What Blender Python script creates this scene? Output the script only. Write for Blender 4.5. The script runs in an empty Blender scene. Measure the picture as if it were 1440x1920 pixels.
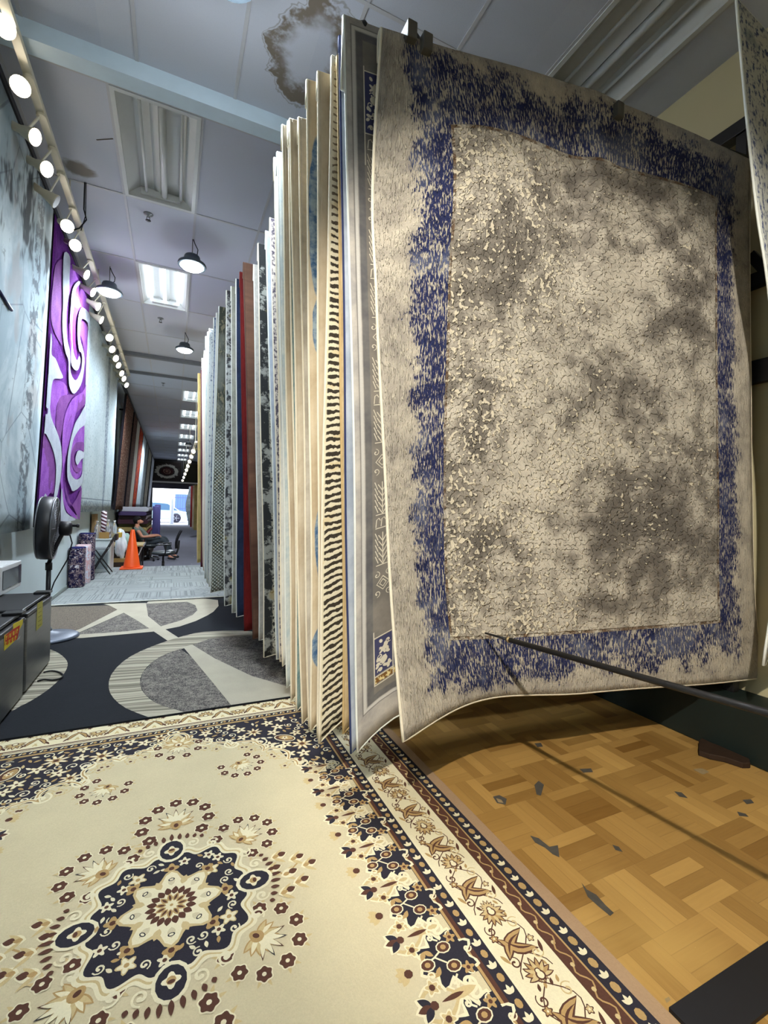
import bpy, bmesh, math, random
import numpy as np
from mathutils import Vector, Matrix, noise as mnoise
random.seed(7)
PI = math.pi
sc = bpy.context.scene
col = sc.collection
EYE = 1.3            # eye height above the upper floor
CEIL = 4.2           # ceiling height
FOC = 855.4          # focal length in pixels of the 1440x1920 frame

# ------------------------------------------------------------------ camera
def cam_axes(yaw, pitch, roll):
    cy, sy = math.cos(yaw), math.sin(yaw)
    w = np.array([sy*math.cos(pitch), cy*math.cos(pitch), math.sin(pitch)])
    r = np.array([cy, -sy, 0.0]); u = np.cross(r, w)
    return r*math.cos(roll)+u*math.sin(roll), -r*math.sin(roll)+u*math.cos(roll), w
CR, CU, CW = cam_axes(math.radians(24.84), math.radians(.047), math.radians(1.446))
cd = bpy.data.cameras.new('camera'); cam = bpy.data.objects.new('camera', cd); col.objects.link(cam)
cd.sensor_fit = 'VERTICAL'; cd.sensor_height = 36; cd.lens = FOC/1920*36; cd.clip_start = .02; cd.clip_end = 300
M = Matrix.Identity(4)
for i in range(3):
    M[i][0], M[i][1], M[i][2] = CR[i], CU[i], -CW[i]
M[2][3] = EYE
cam.matrix_world = M
sc.camera = cam

# surveying the photograph: where the sight line through (x, y) meets a real plane
def sight(x, y): return CW+(x-720)/FOC*CR-(y-960)/FOC*CU
def at_z(x, y, z):
    d = sight(x, y); t = (z-EYE)/d[2]; return Vector((d[0]*t, d[1]*t, z))
def at_x(x, y, X):
    d = sight(x, y); t = X/d[0]; return Vector((X, d[1]*t, EYE+d[2]*t))
def at_y(x, y, Y):
    d = sight(x, y); t = Y/d[1]; return Vector((d[0]*t, Y, EYE+d[2]*t))
def low_z(Y): return -.25+(Y-10.9)/20.1*.45
def at_low(x, y):
    d = sight(x, y); k = .45/20.1
    t = (-.25-10.9*k-EYE)/(d[2]-k*d[1]); return Vector((d[0]*t, d[1]*t, EYE+d[2]*t))

# ------------------------------------------------------------------ materials
def lin(r, g, b):
    f = lambda c: (c/255/12.92) if c <= 10 else ((c/255+.055)/1.055)**2.4
    return (f(r), f(g), f(b), 1)
class S:
    """a socket with arithmetic"""
    def __init__(s, g, k): s.g, s.k = g, k
    def __add__(s, o): return s.g.m('ADD', s, o)
    __radd__ = __add__
    def __sub__(s, o): return s.g.m('SUBTRACT', s, o)
    def __rsub__(s, o): return s.g.m('SUBTRACT', o, s)
    def __mul__(s, o): return s.g.m('MULTIPLY', s, o)
    __rmul__ = __mul__
    def __truediv__(s, o): return s.g.m('DIVIDE', s, o)
class G:
    def __init__(s, name, rough=.9, spec=.15, metal=0):
        s.mat = bpy.data.materials.new(name); s.mat.use_nodes = True
        s.nt = s.mat.node_tree; s.b = s.nt.nodes['Principled BSDF']
        s.b.inputs['Roughness'].default_value = rough
        s.b.inputs['Specular IOR Level'].default_value = spec
        s.b.inputs['Metallic'].default_value = metal
    def n(s, t): return s.nt.nodes.new(t)
    def put(s, inp, v):
        if isinstance(v, S): s.nt.links.new(v.k, inp)
        else: inp.default_value = v
    def m(s, op, a, b=None, c=None):
        n = s.n('ShaderNodeMath'); n.operation = op
        for i, v in enumerate((a, b, c)):
            if v is not None: s.put(n.inputs[i], v)
        return S(s, n.outputs[0])
    def floor(s, a): return s.m('FLOOR', a)
    def frac(s, a): return s.m('FRACT', a)
    def uv(s): return S(s, s.n('ShaderNodeTexCoord').outputs['UV'])
    def obj(s): return S(s, s.n('ShaderNodeTexCoord').outputs['Object'])
    def geo(s): return S(s, s.n('ShaderNodeNewGeometry').outputs['Position'])
    def sep(s, v):
        n = s.n('ShaderNodeSeparateXYZ'); s.put(n.inputs[0], v); return [S(s, o) for o in n.outputs]
    def comb(s, x, y, z=0.0):
        n = s.n('ShaderNodeCombineXYZ')
        for i, v in enumerate((x, y, z)): s.put(n.inputs[i], v)
        return S(s, n.outputs[0])
    def sc(s, v, k, off=(0, 0, 0)):
        n = s.n('ShaderNodeMapping'); s.put(n.inputs['Vector'], v)
        n.inputs['Scale'].default_value = k; n.inputs['Location'].default_value = off
        return S(s, n.outputs[0])
    def noise(s, v, scale, detail=2, rough=.5, dist=0):
        n = s.n('ShaderNodeTexNoise'); s.put(n.inputs['Vector'], v)
        n.inputs['Scale'].default_value = scale; n.inputs['Detail'].default_value = detail
        n.inputs['Roughness'].default_value = rough; n.inputs['Distortion'].default_value = dist
        return S(s, n.outputs['Fac'])
    def vor(s, v, scale, feat='F1', out='Distance', rnd=1):
        n = s.n('ShaderNodeTexVoronoi'); n.feature = feat; s.put(n.inputs['Vector'], v)
        n.inputs['Scale'].default_value = scale; n.inputs['Randomness'].default_value = rnd
        return S(s, n.outputs[out])
    def white(s, v):
        n = s.n('ShaderNodeTexWhiteNoise'); n.noise_dimensions = '3D'; s.put(n.inputs['Vector'], v)
        return S(s, n.outputs['Value'])
    def ss(s, a, b, x):
        n = s.n('ShaderNodeMapRange'); n.interpolation_type = 'SMOOTHSTEP'
        s.put(n.inputs[0], x); s.put(n.inputs[1], a); s.put(n.inputs[2], b)
        return S(s, n.outputs[0])
    def mix(s, f, a, b, mode='MIX'):
        n = s.n('ShaderNodeMix'); n.data_type = 'RGBA'; n.blend_type = mode; n.clamp_factor = True
        s.put(n.inputs[0], f); s.put(n.inputs[6], a); s.put(n.inputs[7], b)
        return S(s, n.outputs[2])
    def bump(s, h, strength=.5, dist=.01):
        n = s.n('ShaderNodeBump'); n.inputs['Strength'].default_value = strength
        n.inputs['Distance'].default_value = dist; s.put(n.inputs['Height'], h)
        s.nt.links.new(n.outputs[0], s.b.inputs['Normal'])
    def out(s, c): s.put(s.b.inputs['Base Color'], c); return s.mat
_mc = {}
def plain(name, rgb, rough=.6, spec=.3, metal=0, var=.12, scale=30, bump=0):
    """solid colour with a little procedural variation"""
    if name in _mc: return _mc[name]
    g = G(name, rough, spec, metal); c = lin(*rgb)
    n = g.noise(g.obj(), scale, 3)
    d = tuple(x*(1-var) for x in c[:3])+(1,); l = tuple(min(1, x*(1+var)) for x in c[:3])+(1,)
    if bump: g.bump(n, bump, .004)
    _mc[name] = g.out(g.mix(n, d, l)); return _mc[name]
def pile(name, rgb, var=.3, scale=180, patch=.18):
    """short carpet pile: fine fibre grain plus soft uneven nap"""
    if name in _mc: return _mc[name]
    g = G(name, .95, .08); c = lin(*rgb); p = g.geo()
    fine = g.noise(p, scale, 2, .7); soft = g.noise(p, 5, 3, .6)
    k = fine*var+soft*patch+(1-.5*var-.5*patch)
    v = g.n('ShaderNodeVectorMath'); v.operation = 'SCALE'; v.inputs[0].default_value = c[:3]; g.put(v.inputs['Scale'], k)
    g.bump(fine, .5, .003)
    _mc[name] = g.out(S(g, v.outputs[0])); return _mc[name]
def glow(name, rgb, power):
    if name in _mc: return _mc[name]
    g = G(name, .5, .2); g.b.inputs['Base Color'].default_value = (.8, .8, .8, 1)
    g.b.inputs['Emission Color'].default_value = (rgb[0], rgb[1], rgb[2], 1); g.b.inputs['Emission Strength'].default_value = power
    _mc[name] = g.mat; return g.mat

# ------------------------------------------------------------------ mesh builder
class MB:
    def __init__(s): s.v, s.f, s.m, s.sm, s.uv = [], [], [], [], {}
    def add(s, vs, fs, mi=0, smooth=False):
        o = len(s.v); s.v += [tuple(x) for x in vs]
        for f in fs: s.f.append([i+o for i in f]); s.m.append(mi); s.sm.append(smooth)
        return o
    def box(s, x0, x1, y0, y1, z0, z1, mi=0):
        s.add([(x0, y0, z0), (x1, y0, z0), (x1, y1, z0), (x0, y1, z0), (x0, y0, z1), (x1, y0, z1), (x1, y1, z1), (x0, y1, z1)],
              [(0, 3, 2, 1), (4, 5, 6, 7), (0, 1, 5, 4), (1, 2, 6, 5), (2, 3, 7, 6), (3, 0, 4, 7)], mi)
    def beam(s, a, b, w, h, mi=0, up=(0, 0, 1)):
        a, b = Vector(a), Vector(b); d = (b-a).normalized(); up = Vector(up)
        if abs(d.dot(up)) > .98: up = Vector((1, 0, 0))
        r = d.cross(up).normalized(); u = r.cross(d)
        vs = [p+r*i*w/2+u*j*h/2 for p in (a, b) for i, j in ((-1, -1), (1, -1), (1, 1), (-1, 1))]
        s.add(vs, [(0, 1, 2, 3)[::-1], (4, 5, 6, 7), (0, 1, 5, 4), (1, 2, 6, 5), (2, 3, 7, 6), (3, 0, 4, 7)], mi)
    def tube(s, pts, rad, n=10, mi=0, caps=True, closed=False):
        pts = [Vector(p) for p in pts]; N = len(pts)
        rad = rad if isinstance(rad, (list, tuple)) else [rad]*N
        t0 = (pts[1]-pts[0]).normalized(); ref = Vector((0, 0, 1)) if abs(t0.z) < .9 else Vector((1, 0, 0))
        nrm = t0.cross(ref).normalized(); vs = []
        for i, p in enumerate(pts):
            if closed: t = (pts[(i+1) % N]-pts[i-1]).normalized()
            else: t = (pts[min(i+1, N-1)]-pts[max(i-1, 0)]).normalized()
            nrm = (nrm-t*nrm.dot(t)).normalized(); bi = t.cross(nrm)
            vs += [p+(nrm*math.cos(2*PI*k/n)+bi*math.sin(2*PI*k/n))*rad[i] for k in range(n)]
        fs = []
        for i in range(N if closed else N-1):
            for k in range(n):
                a, b = i*n+k, i*n+(k+1) % n; c, d = ((i+1) % N)*n+(k+1) % n, ((i+1) % N)*n+k
                fs.append((a, b, c, d))
        o = s.add(vs, fs, mi, True)
        if caps and not closed:
            s.f.append([o+k for k in range(n)][::-1]); s.m.append(mi); s.sm.append(False)
            s.f.append([o+(N-1)*n+k for k in range(n)]); s.m.append(mi); s.sm.append(False)
    def lathe(s, prof, c=(0, 0, 0), axis=(0, 0, 1), n=24, mi=0, ry=1.0):
        """prof: (radius, height) pairs turned about an axis"""
        ax = Vector(axis).normalized(); ref = Vector((1, 0, 0)) if abs(ax.x) < .9 else Vector((0, 1, 0))
        a = (ref-ax*ref.dot(ax)).normalized(); b = ax.cross(a); c = Vector(c)
        vs = [c+ax*h+(a*math.cos(2*PI*k/n)+b*math.sin(2*PI*k/n)*ry)*r for r, h in prof for k in range(n)]
        fs = [(i*n+k, i*n+(k+1) % n, (i+1)*n+(k+1) % n, (i+1)*n+k) for i in range(len(prof)-1) for k in range(n)]
        o = s.add(vs, fs, mi, True)
        for e, rev in ((0, True), (len(prof)-1, False)):
            if prof[e][0] > 1e-4:
                f = [o+e*n+k for k in range(n)]; s.f.append(f[::-1] if rev else f); s.m.append(mi); s.sm.append(False)
    def prism(s, pts, d, mi=0):
        """closed outline pts (3-D) pushed along d"""
        n = len(pts); d = Vector(d); vs = [Vector(p) for p in pts]+[Vector(p)+d for p in pts]
        s.add(vs, [tuple(range(n))[::-1], tuple(range(n, 2*n))]+[(i, (i+1) % n, n+(i+1) % n, n+i) for i in range(n)], mi)
    def ngon(s, pts, mi=0): s.add(pts, [tuple(range(len(pts)))], mi)
    def build(s, name, mats, parent=None, bevel=0, seg=2, xf=None):
        me = bpy.data.meshes.new(name); vs = s.v
        if xf is not None: vs = [tuple(xf @ Vector(v)) for v in vs]
        me.from_pydata(vs, [], s.f)
        for mm in (mats if isinstance(mats, (list, tuple)) else [mats]): me.materials.append(mm)
        me.polygons.foreach_set('material_index', s.m); me.polygons.foreach_set('use_smooth', s.sm); me.update()
        if s.uv:
            ul = me.uv_layers.new(name='UVMap')
            for l in me.loops: ul.data[l.index].uv = s.uv.get(l.vertex_index, (0, 0))
        ob = bpy.data.objects.new(name, me); col.objects.link(ob)
        if parent: ob.parent = parent
        if bevel:
            bv = ob.modifiers.new('b', 'BEVEL'); bv.width = bevel; bv.segments = seg; bv.limit_method = 'ANGLE'
        return ob
def tag(o, label=None, cat=None, group=None, kind=None):
    for k, v in (('label', label), ('category', cat), ('group', group), ('kind', kind)):
        if v: o[k] = v
    return o
def thing(name, label, cat, loc=(0, 0, 0), group=None):
    """An Empty at the thing's base. Children are built in world space and keep it."""
    o = bpy.data.objects.new(name, None); col.objects.link(o); o.location = loc; o.empty_display_size = .1
    tag(o, label, cat, group); return o
def part(mb, name, mats, root, bevel=0, seg=2, label=None, sub=None):
    """a part modelled in world space, hung under root (or under part sub of root)"""
    o = mb.build(name, mats, None, bevel, seg)
    base = Matrix.Translation(Vector(root.location))
    o.parent = sub if sub else root
    o.matrix_parent_inverse = base.inverted() if not sub else Matrix.Identity(4)
    if sub: o.matrix_parent_inverse = Matrix.Identity(4)
    if label: o['label'] = label
    return o
def solo(mb, name, mats, label, cat, group=None, bevel=0, seg=2):
    return tag(mb.build(name, mats, None, bevel, seg), label, cat, group)
def struct(mb, name, mats, bevel=0): return tag(mb.build(name, mats, None, bevel), kind='structure')
def lamp(name, kind, loc, energy, color, size=.1, target=None, parent=None, spot=None, blend=.3):
    d = bpy.data.lights.new(name, kind); d.energy = energy; d.color = color
    if kind == 'AREA': d.size = size
    else: d.shadow_soft_size = size
    if kind == 'SPOT': d.spot_size = math.radians(spot); d.spot_blend = blend
    o = bpy.data.objects.new(name, d); col.objects.link(o); o.location = loc
    if target is not None:
        o.rotation_euler = (Vector(target)-Vector(loc)).to_track_quat('-Z', 'Y').to_euler()
    return o

# ------------------------------------------------------------------ flat pattern drawing (inlaid pile)
class Art:
    """coloured shapes laid over a rug as a stack of very thin pile layers"""
    def __init__(s): s.items = []
    def poly(s, pts, c, l): s.items.append((pts, c, l))
    def ell(s, cx, cy, rx, ry, c, l, rot=0, n=14):
        k, q = math.cos(rot), math.sin(rot)
        s.poly([(cx+rx*math.cos(a)*k-ry*math.sin(a)*q, cy+rx*math.cos(a)*q+ry*math.sin(a)*k) for a in (2*PI*i/n for i in range(n))], c, l)
    def flower(s, cx, cy, r, n, c, l, rot=0, depth=.25, mid=None, midr=.3):
        N = n*6
        s.poly([(cx+r*(1-depth+depth*math.cos(n*a))*math.cos(a+rot), cy+r*(1-depth+depth*math.cos(n*a))*math.sin(a+rot)) for a in (2*PI*i/N for i in range(N))], c, l)
        if mid is not None: s.ell(cx, cy, r*midr, r*midr, mid, l+1, n=8)
    def leaf(s, x0, y0, x1, y1, w, c, l, bend=0):
        dx, dy = x1-x0, y1-y0; L = math.hypot(dx, dy) or 1e-6; nx, ny = -dy/L, dx/L; a, b = [], []
        for i in range(7):
            t = i/6; h = w*math.sin(PI*t)**.8*(1.15-.4*t); o = bend*math.sin(PI*t)
            px, py = x0+dx*t+nx*o, y0+dy*t+ny*o
            a.append((px+nx*h, py+ny*h)); b.append((px-nx*h, py-ny*h))
        s.poly(a+b[1:-1][::-1], c, l)
    def stroke(s, pts, w, c, l, w2=None):
        n = len(pts); w2 = w if w2 is None else w2; A = []
        for i, p in enumerate(pts):
            q0, q1 = pts[max(0, i-1)], pts[min(n-1, i+1)]; dx, dy = q1[0]-q0[0], q1[1]-q0[1]; L = math.hypot(dx, dy) or 1e-6
            h = (w+(w2-w)*i/max(1, n-1))/2; A.append(((p[0]-dy/L*h, p[1]+dx/L*h), (p[0]+dy/L*h, p[1]-dx/L*h)))
        for i in range(n-1): s.poly([A[i][0], A[i][1], A[i+1][1], A[i+1][0]], c, l)
    def curl(s, cx, cy, r, rot, turns, w, c, l, flip=1, n=22):
        """a spiral scroll that ends in a round eye"""
        pts = []
        for i in range(n+1):
            t = i/n; a = rot+flip*turns*2*PI*t; q = r*(1-.8*t)
            pts.append((cx+q*math.cos(a), cy+q*math.sin(a)))
        s.stroke(pts, w*.6, c, l, w*1.2); s.ell(*pts[-1], w*.8, w*.8, c, l, n=8)
    def into(s, mb, pal, fn, eps=.00022, base=.0, clip=None):
        for k, (pts, c, l) in enumerate(s.items):
            if clip and not all(clip(*p) for p in pts): continue
            mb.add([fn(p[0], p[1], base+eps*(l+1+(k % 61)/64)) for p in pts], [tuple(range(len(pts)))], pal[c])
def up_faces(mb):
    """turn every flat face of a floor drawing upwards"""
    for i, f in enumerate(mb.f):
        p = [mb.v[k] for k in f]; a = sum(p[j][0]*p[(j+1) % len(p)][1]-p[(j+1) % len(p)][0]*p[j][1] for j in range(len(p)))
        if a < 0 and abs(max(q[2] for q in p)-min(q[2] for q in p)) < 1e-5: mb.f[i] = f[::-1]
# ================================================================== SETTING
WXL, WXR, YB, YF = -1.44, 3.1, -4.0, 31.0
STEP = 10.9
# parquet vinyl: blocks of four slats turned at right angles
g = G('parquet_vinyl', .42, .35)
x, y, z = g.sep(g.geo())
bs = .23
cx, cy = g.floor(x/bs), g.floor(y/bs)
par = g.m('ABSOLUTE', g.m('MODULO', cx+cy+100.0, 2.0))
lx, ly = g.frac(x/bs), g.frac(y/bs)
s_ = lx*(1-par)+ly*par
slat = g.floor(s_*4)
rnd = g.white(g.comb(cx, cy, slat))
rnb = g.white(g.comb(cx, cy, 9.0))
along = g.comb(x*(1-par)*90+x*par*6, y*par*90+y*(1-par)*6, slat)
grain = g.noise(along, 1, 3, .65)
edge = g.m('ABSOLUTE', g.frac(s_*4)-.5)
seam = g.ss(.465, .5, edge)
worn = g.noise(g.geo(), 1.6, 3)
c = g.mix(rnd*.55+rnb*.3+grain*.35-.15, lin(124, 88, 40), lin(196, 156, 90))
c = g.mix(seam*.35, c, lin(78, 48, 18))
c = g.mix(g.ss(.5, .75, worn)*.35, c, lin(205, 170, 100))
fleck = g.ss(.80, .86, g.noise(g.geo(), 75, 1))
c = g.mix(fleck*.8, c, lin(232, 205, 150))
g.put(g.b.inputs['Roughness'], .34+grain*.2)
g.bump(seam*-1.0, .15, .002)
parquet = g.out(c)
tear_m = plain('torn_vinyl_backing', (80, 76, 70), .8, .1, 0, .3, 40)
tear_l = plain('torn_vinyl_edge', (150, 130, 96), .8, .1, 0, .25, 40)

mb = MB()
mb.add([(WXL-.2, YB, 0), (WXR+.2, YB, 0), (WXR+.2, STEP, 0), (WXL-.2, STEP, 0), (WXL-.2, STEP, -.5), (WXR+.2, STEP, -.5)], [(0, 1, 2, 3), (3, 2, 5, 4)])
def floor_px(pts): return [at_z(px, py, 0) for px, py in pts]
TEARS = [([(994, 1567), (1010, 1572), (1030, 1588), (1046, 1585), (1049, 1608), (1036, 1602), (1022, 1590), (1003, 1580)], 1),
         ([(1090, 1655), (1100, 1668), (1118, 1678), (1136, 1698), (1151, 1712), (1144, 1718), (1122, 1700), (1102, 1682)], 1),
         ([(924, 1494), (936, 1491), (950, 1498), (948, 1509), (932, 1506)], 1), ([(930, 1497), (940, 1500), (944, 1506), (934, 1505)], 2),
         ([(1002, 1472), (1010, 1464), (1020, 1472), (1014, 1492), (1006, 1490)], 1),
         ([(1002, 1394), (1014, 1393), (1018, 1400), (1008, 1401)], 1), ([(1086, 1442), (1108, 1441), (1112, 1448), (1094, 1449)], 1),
         ([(1299, 1443), (1316, 1441), (1330, 1448), (1318, 1453)], 2), ([(1264, 1484), (1278, 1486), (1290, 1497), (1274, 1494)], 1),
         ([(1392, 1500), (1408, 1499), (1414, 1506), (1400, 1508)], 1), ([(1148, 1584), (1160, 1588), (1168, 1598), (1154, 1594)], 1),
         ([(1246, 1874), (1254, 1870), (1258, 1876), (1250, 1882)], 2), ([(1382, 1522), (1398, 1526), (1404, 1532), (1386, 1530)], 1)]
for pts, mi in TEARS:
    mb.ngon([(p.x, p.y, .0008*mi) for p in floor_px(pts)], mi)
up_faces(mb)
struct(mb, 'floor', [parquet, tear_m, tear_l])
# lower shop floor beyond the step, rising gently to the street
g = G('blue_grey_carpet', .95, .05)
p = g.geo(); n1 = g.noise(p, 60, 3, .7); n2 = g.noise(p, 1.2, 4)
c = g.mix(n1*.6+n2*.4, lin(88, 88, 98), lin(132, 132, 144))
c = g.mix(g.ss(.76, .8, g.noise(p, 9, 1))*.8, c, lin(190, 190, 195))
g.bump(n1, .3, .004); lowcarp = g.out(c)
mb = MB(); mb.add([(WXL-.2, STEP, -.25), (4.2, STEP, -.25), (4.2, YF, .2), (WXL-.2, YF, .2)], [(0, 1, 2, 3)])
struct(mb, 'floor_lower', lowcarp)
mb = MB(); mb.box(WXL, .95, STEP-.02, STEP+.03, -.2, .006)
struct(mb, 'trim_1', plain('step_nosing', (118, 122, 124), .6, .3))

wall_m = plain('painted_plaster_wall', (200, 214, 220), .75, .2, 0, .06, 3, .15)
cream_m = plain('cream_painted_wall', (196, 186, 150), .75, .2, 0, .07, 2.5, .1)
mb = MB(); mb.box(WXL-.2, WXL, YB, YF, -.6, CEIL); struct(mb, 'wall_left', wall_m)
mb = MB(); mb.box(WXR, WXR+.2, YB, 10.0, -.6, CEIL); mb.box(4.2, 4.4, 10.0, YF, -.6, CEIL); mb.box(WXR, 4.4, 9.8, 10.0, -.6, CEIL)
struct(mb, 'wall_right', cream_m)
mb = MB(); mb.box(WXL-.2, WXR+.2, YB-.2, YB, 0, CEIL); struct(mb, 'wall_back', cream_m)
mb = MB(); mb.box(WXL, WXL+.012, YB, STEP, 0, .07); struct(mb, 'baseboard_left', plain('vinyl_base', (150, 160, 160), .5, .3))
# street front: header, pier and side returns
dark_m = plain('dark_header_paint', (74, 70, 72), .8, .2, 0, .15, 2)
mb = MB(); mb.box(WXL, 4.2, YF, YF+.25, EYE+1.13, CEIL); mb.box(WXL, -1.14, YF, YF+.25, 0, EYE+1.13); mb.box(1.25, 4.2, YF, YF+.25, 0, EYE+1.13)
struct(mb, 'wall_front', dark_m)
mb = MB(); mb.box(-1.14, 1.25, YF-.06, YF-.01, EYE+1.13, EYE+1.40); struct(mb, 'trim_2', plain('shutter_box', (70, 66, 78), .6, .3))
mb = MB(); mb.box(-1.3, 4.0, YF-.3, YF-.1, EYE+1.47, EYE+1.55); struct(mb, 'trim_3', plain('white_shelf_edge', (205, 200, 190), .6, .3))

# ceiling: lay-in tiles with grid bars and a water stain
g = G('ceiling_tile', .9, .1)
p = g.geo(); x, y, z = g.sep(p)
pit = g.noise(p, 240, 2, .6)
pit2 = g.ss(.58, .72, pit)
tone = g.white(g.comb(g.floor((x-.134)/.61), g.floor((y-3.66)/1.24), 3.0))
c = g.mix(pit2*.55, lin(196, 200, 212), lin(164, 168, 180))
c = g.mix(tone*.25, c, lin(218, 218, 222))
wx, wy = g.noise(p, 3.2, 4, .6, .5), g.noise(g.sc(p, (1, 1, 1), (5, 2, 1)), 3.2, 4, .6, .5)
dx, dy = x-.74+(wx-.5)*.34, y-2.86+(wy-.5)*.34
d = g.m('SQRT', dx*dx*3.0+dy*dy*1.3)
ring = g.ss(.18, .34, d)*(1-g.ss(.40, .425, d))
blot = g.ss(.36, .54, g.noise(p, 7, 4, .65))
c = g.mix(ring*blot*.9, c, lin(112, 98, 78))
rim = g.ss(.425, .435, d)*(1-g.ss(.44, .45, d))
c = g.mix(rim*.5, c, lin(120, 110, 96))
dx, dy = x+.80, y-4.72; d = g.m('SQRT', dx*dx+dy*dy*1.5)+(wx-.5)*.25
c = g.mix((1-g.ss(.07, .13, d))*.8, c, lin(110, 98, 78))
g.bump(pit2*-1.0, .35, .003)
tile_m = g.out(c)
mb = MB(); mb.box(WXL-.2, 4.4, YB, YF+.25, CEIL, CEIL+.1); struct(mb, 'ceiling', tile_m)
bar_m = plain('painted_grid_bar', (190, 190, 194), .5, .3, 0, .06)
mb = MB()
GX = [.134+.61*k for k in range(-2, 7)]
GY = [3.66+1.24*k for k in range(-6, 23)]
for X in GX: mb.box(X-.012, X+.012, YB, YF, CEIL-.006, CEIL)
for Y in GY: mb.box(WXL, 4.2, Y-.012, Y+.012, CEIL-.007, CEIL)
struct(mb, 'trim_4', bar_m)
mb = MB(); mb.box(WXL, WXR, 3.40, 3.52, CEIL-.115, CEIL-.001)
struct(mb, 'beam_ceiling', plain('beam_paint', (204, 222, 234), .6, .3, 0, .12, 6))
mb = MB(); mb.box(WXL, 1.6, 11.1, 11.16, CEIL-.06, CEIL-.001); mb.box(WXL, 1.6, 9.78, 9.86, CEIL-.07, CEIL-.001)
struct(mb, 'trim_5', plain('dark_ceiling_joint', (120, 122, 128), .7, .2))
mb = MB(); p0 = at_z(181, 262, CEIL); p1 = at_z(212, 260, CEIL)
mb.beam((p0.x, p0.y, CEIL-.001), (p1.x, p1.y, CEIL-.001), .008, .003); struct(mb, 'trim_6', plain('ceiling_crack', (80, 72, 62), .9))

# ================================================================== FLOOR RUGS
# ---- cream medallion rug
PAL = dict(f=0, n=1, b=2, t=3, p=4, e=5, m=6)
pm = [pile('field_pile', (194, 181, 149), .28), pile('navy_pile', (46, 44, 52), .35), pile('brown_pile', (84, 56, 46), .35),
      pile('tan_pile', (168, 138, 92), .3), pile('ivory_pile', (216, 206, 174), .2), pile('edge_tape', (160, 132, 104), .25), pile('sand_pile', (190, 168, 124), .3)]
A = Art(); R = random.Random(4)
PC = Vector((.026, 1.618, 0))
def loc(px, py): q = at_z(px, py, 0); return (q.x-PC.x, q.y-PC.y)
HW, HL = 1.185, 1.75
A.poly([(-.8, -1.4), (.8, -1.4), (.8, 1.3), (-.8, 1.3)], 'f', 0)
def rect(x0, x1, y0, y1, c, l): A.poly([(x0, y0), (x1, y0), (x1, y1), (x0, y1)], c, l)
def palmette(x, y, r, rot, l, a='t', b='b'):
    """fan of petals outlined in a darker colour"""
    for i in range(9):
        an = rot+(i-4)*.42; L = r*(1-.05*abs(i-4))
        A.leaf(x, y, x+L*1.12*math.cos(an), y+L*1.12*math.sin(an), r*.19, b, l)
        A.leaf(x, y, x+L*math.cos(an), y+L*math.sin(an), r*.12, a if i % 2 else 'm', l+1)
    A.ell(x, y, r*.3, r*.3, b, l+2); A.ell(x, y, r*.2, r*.2, 'p', l+3)
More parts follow.
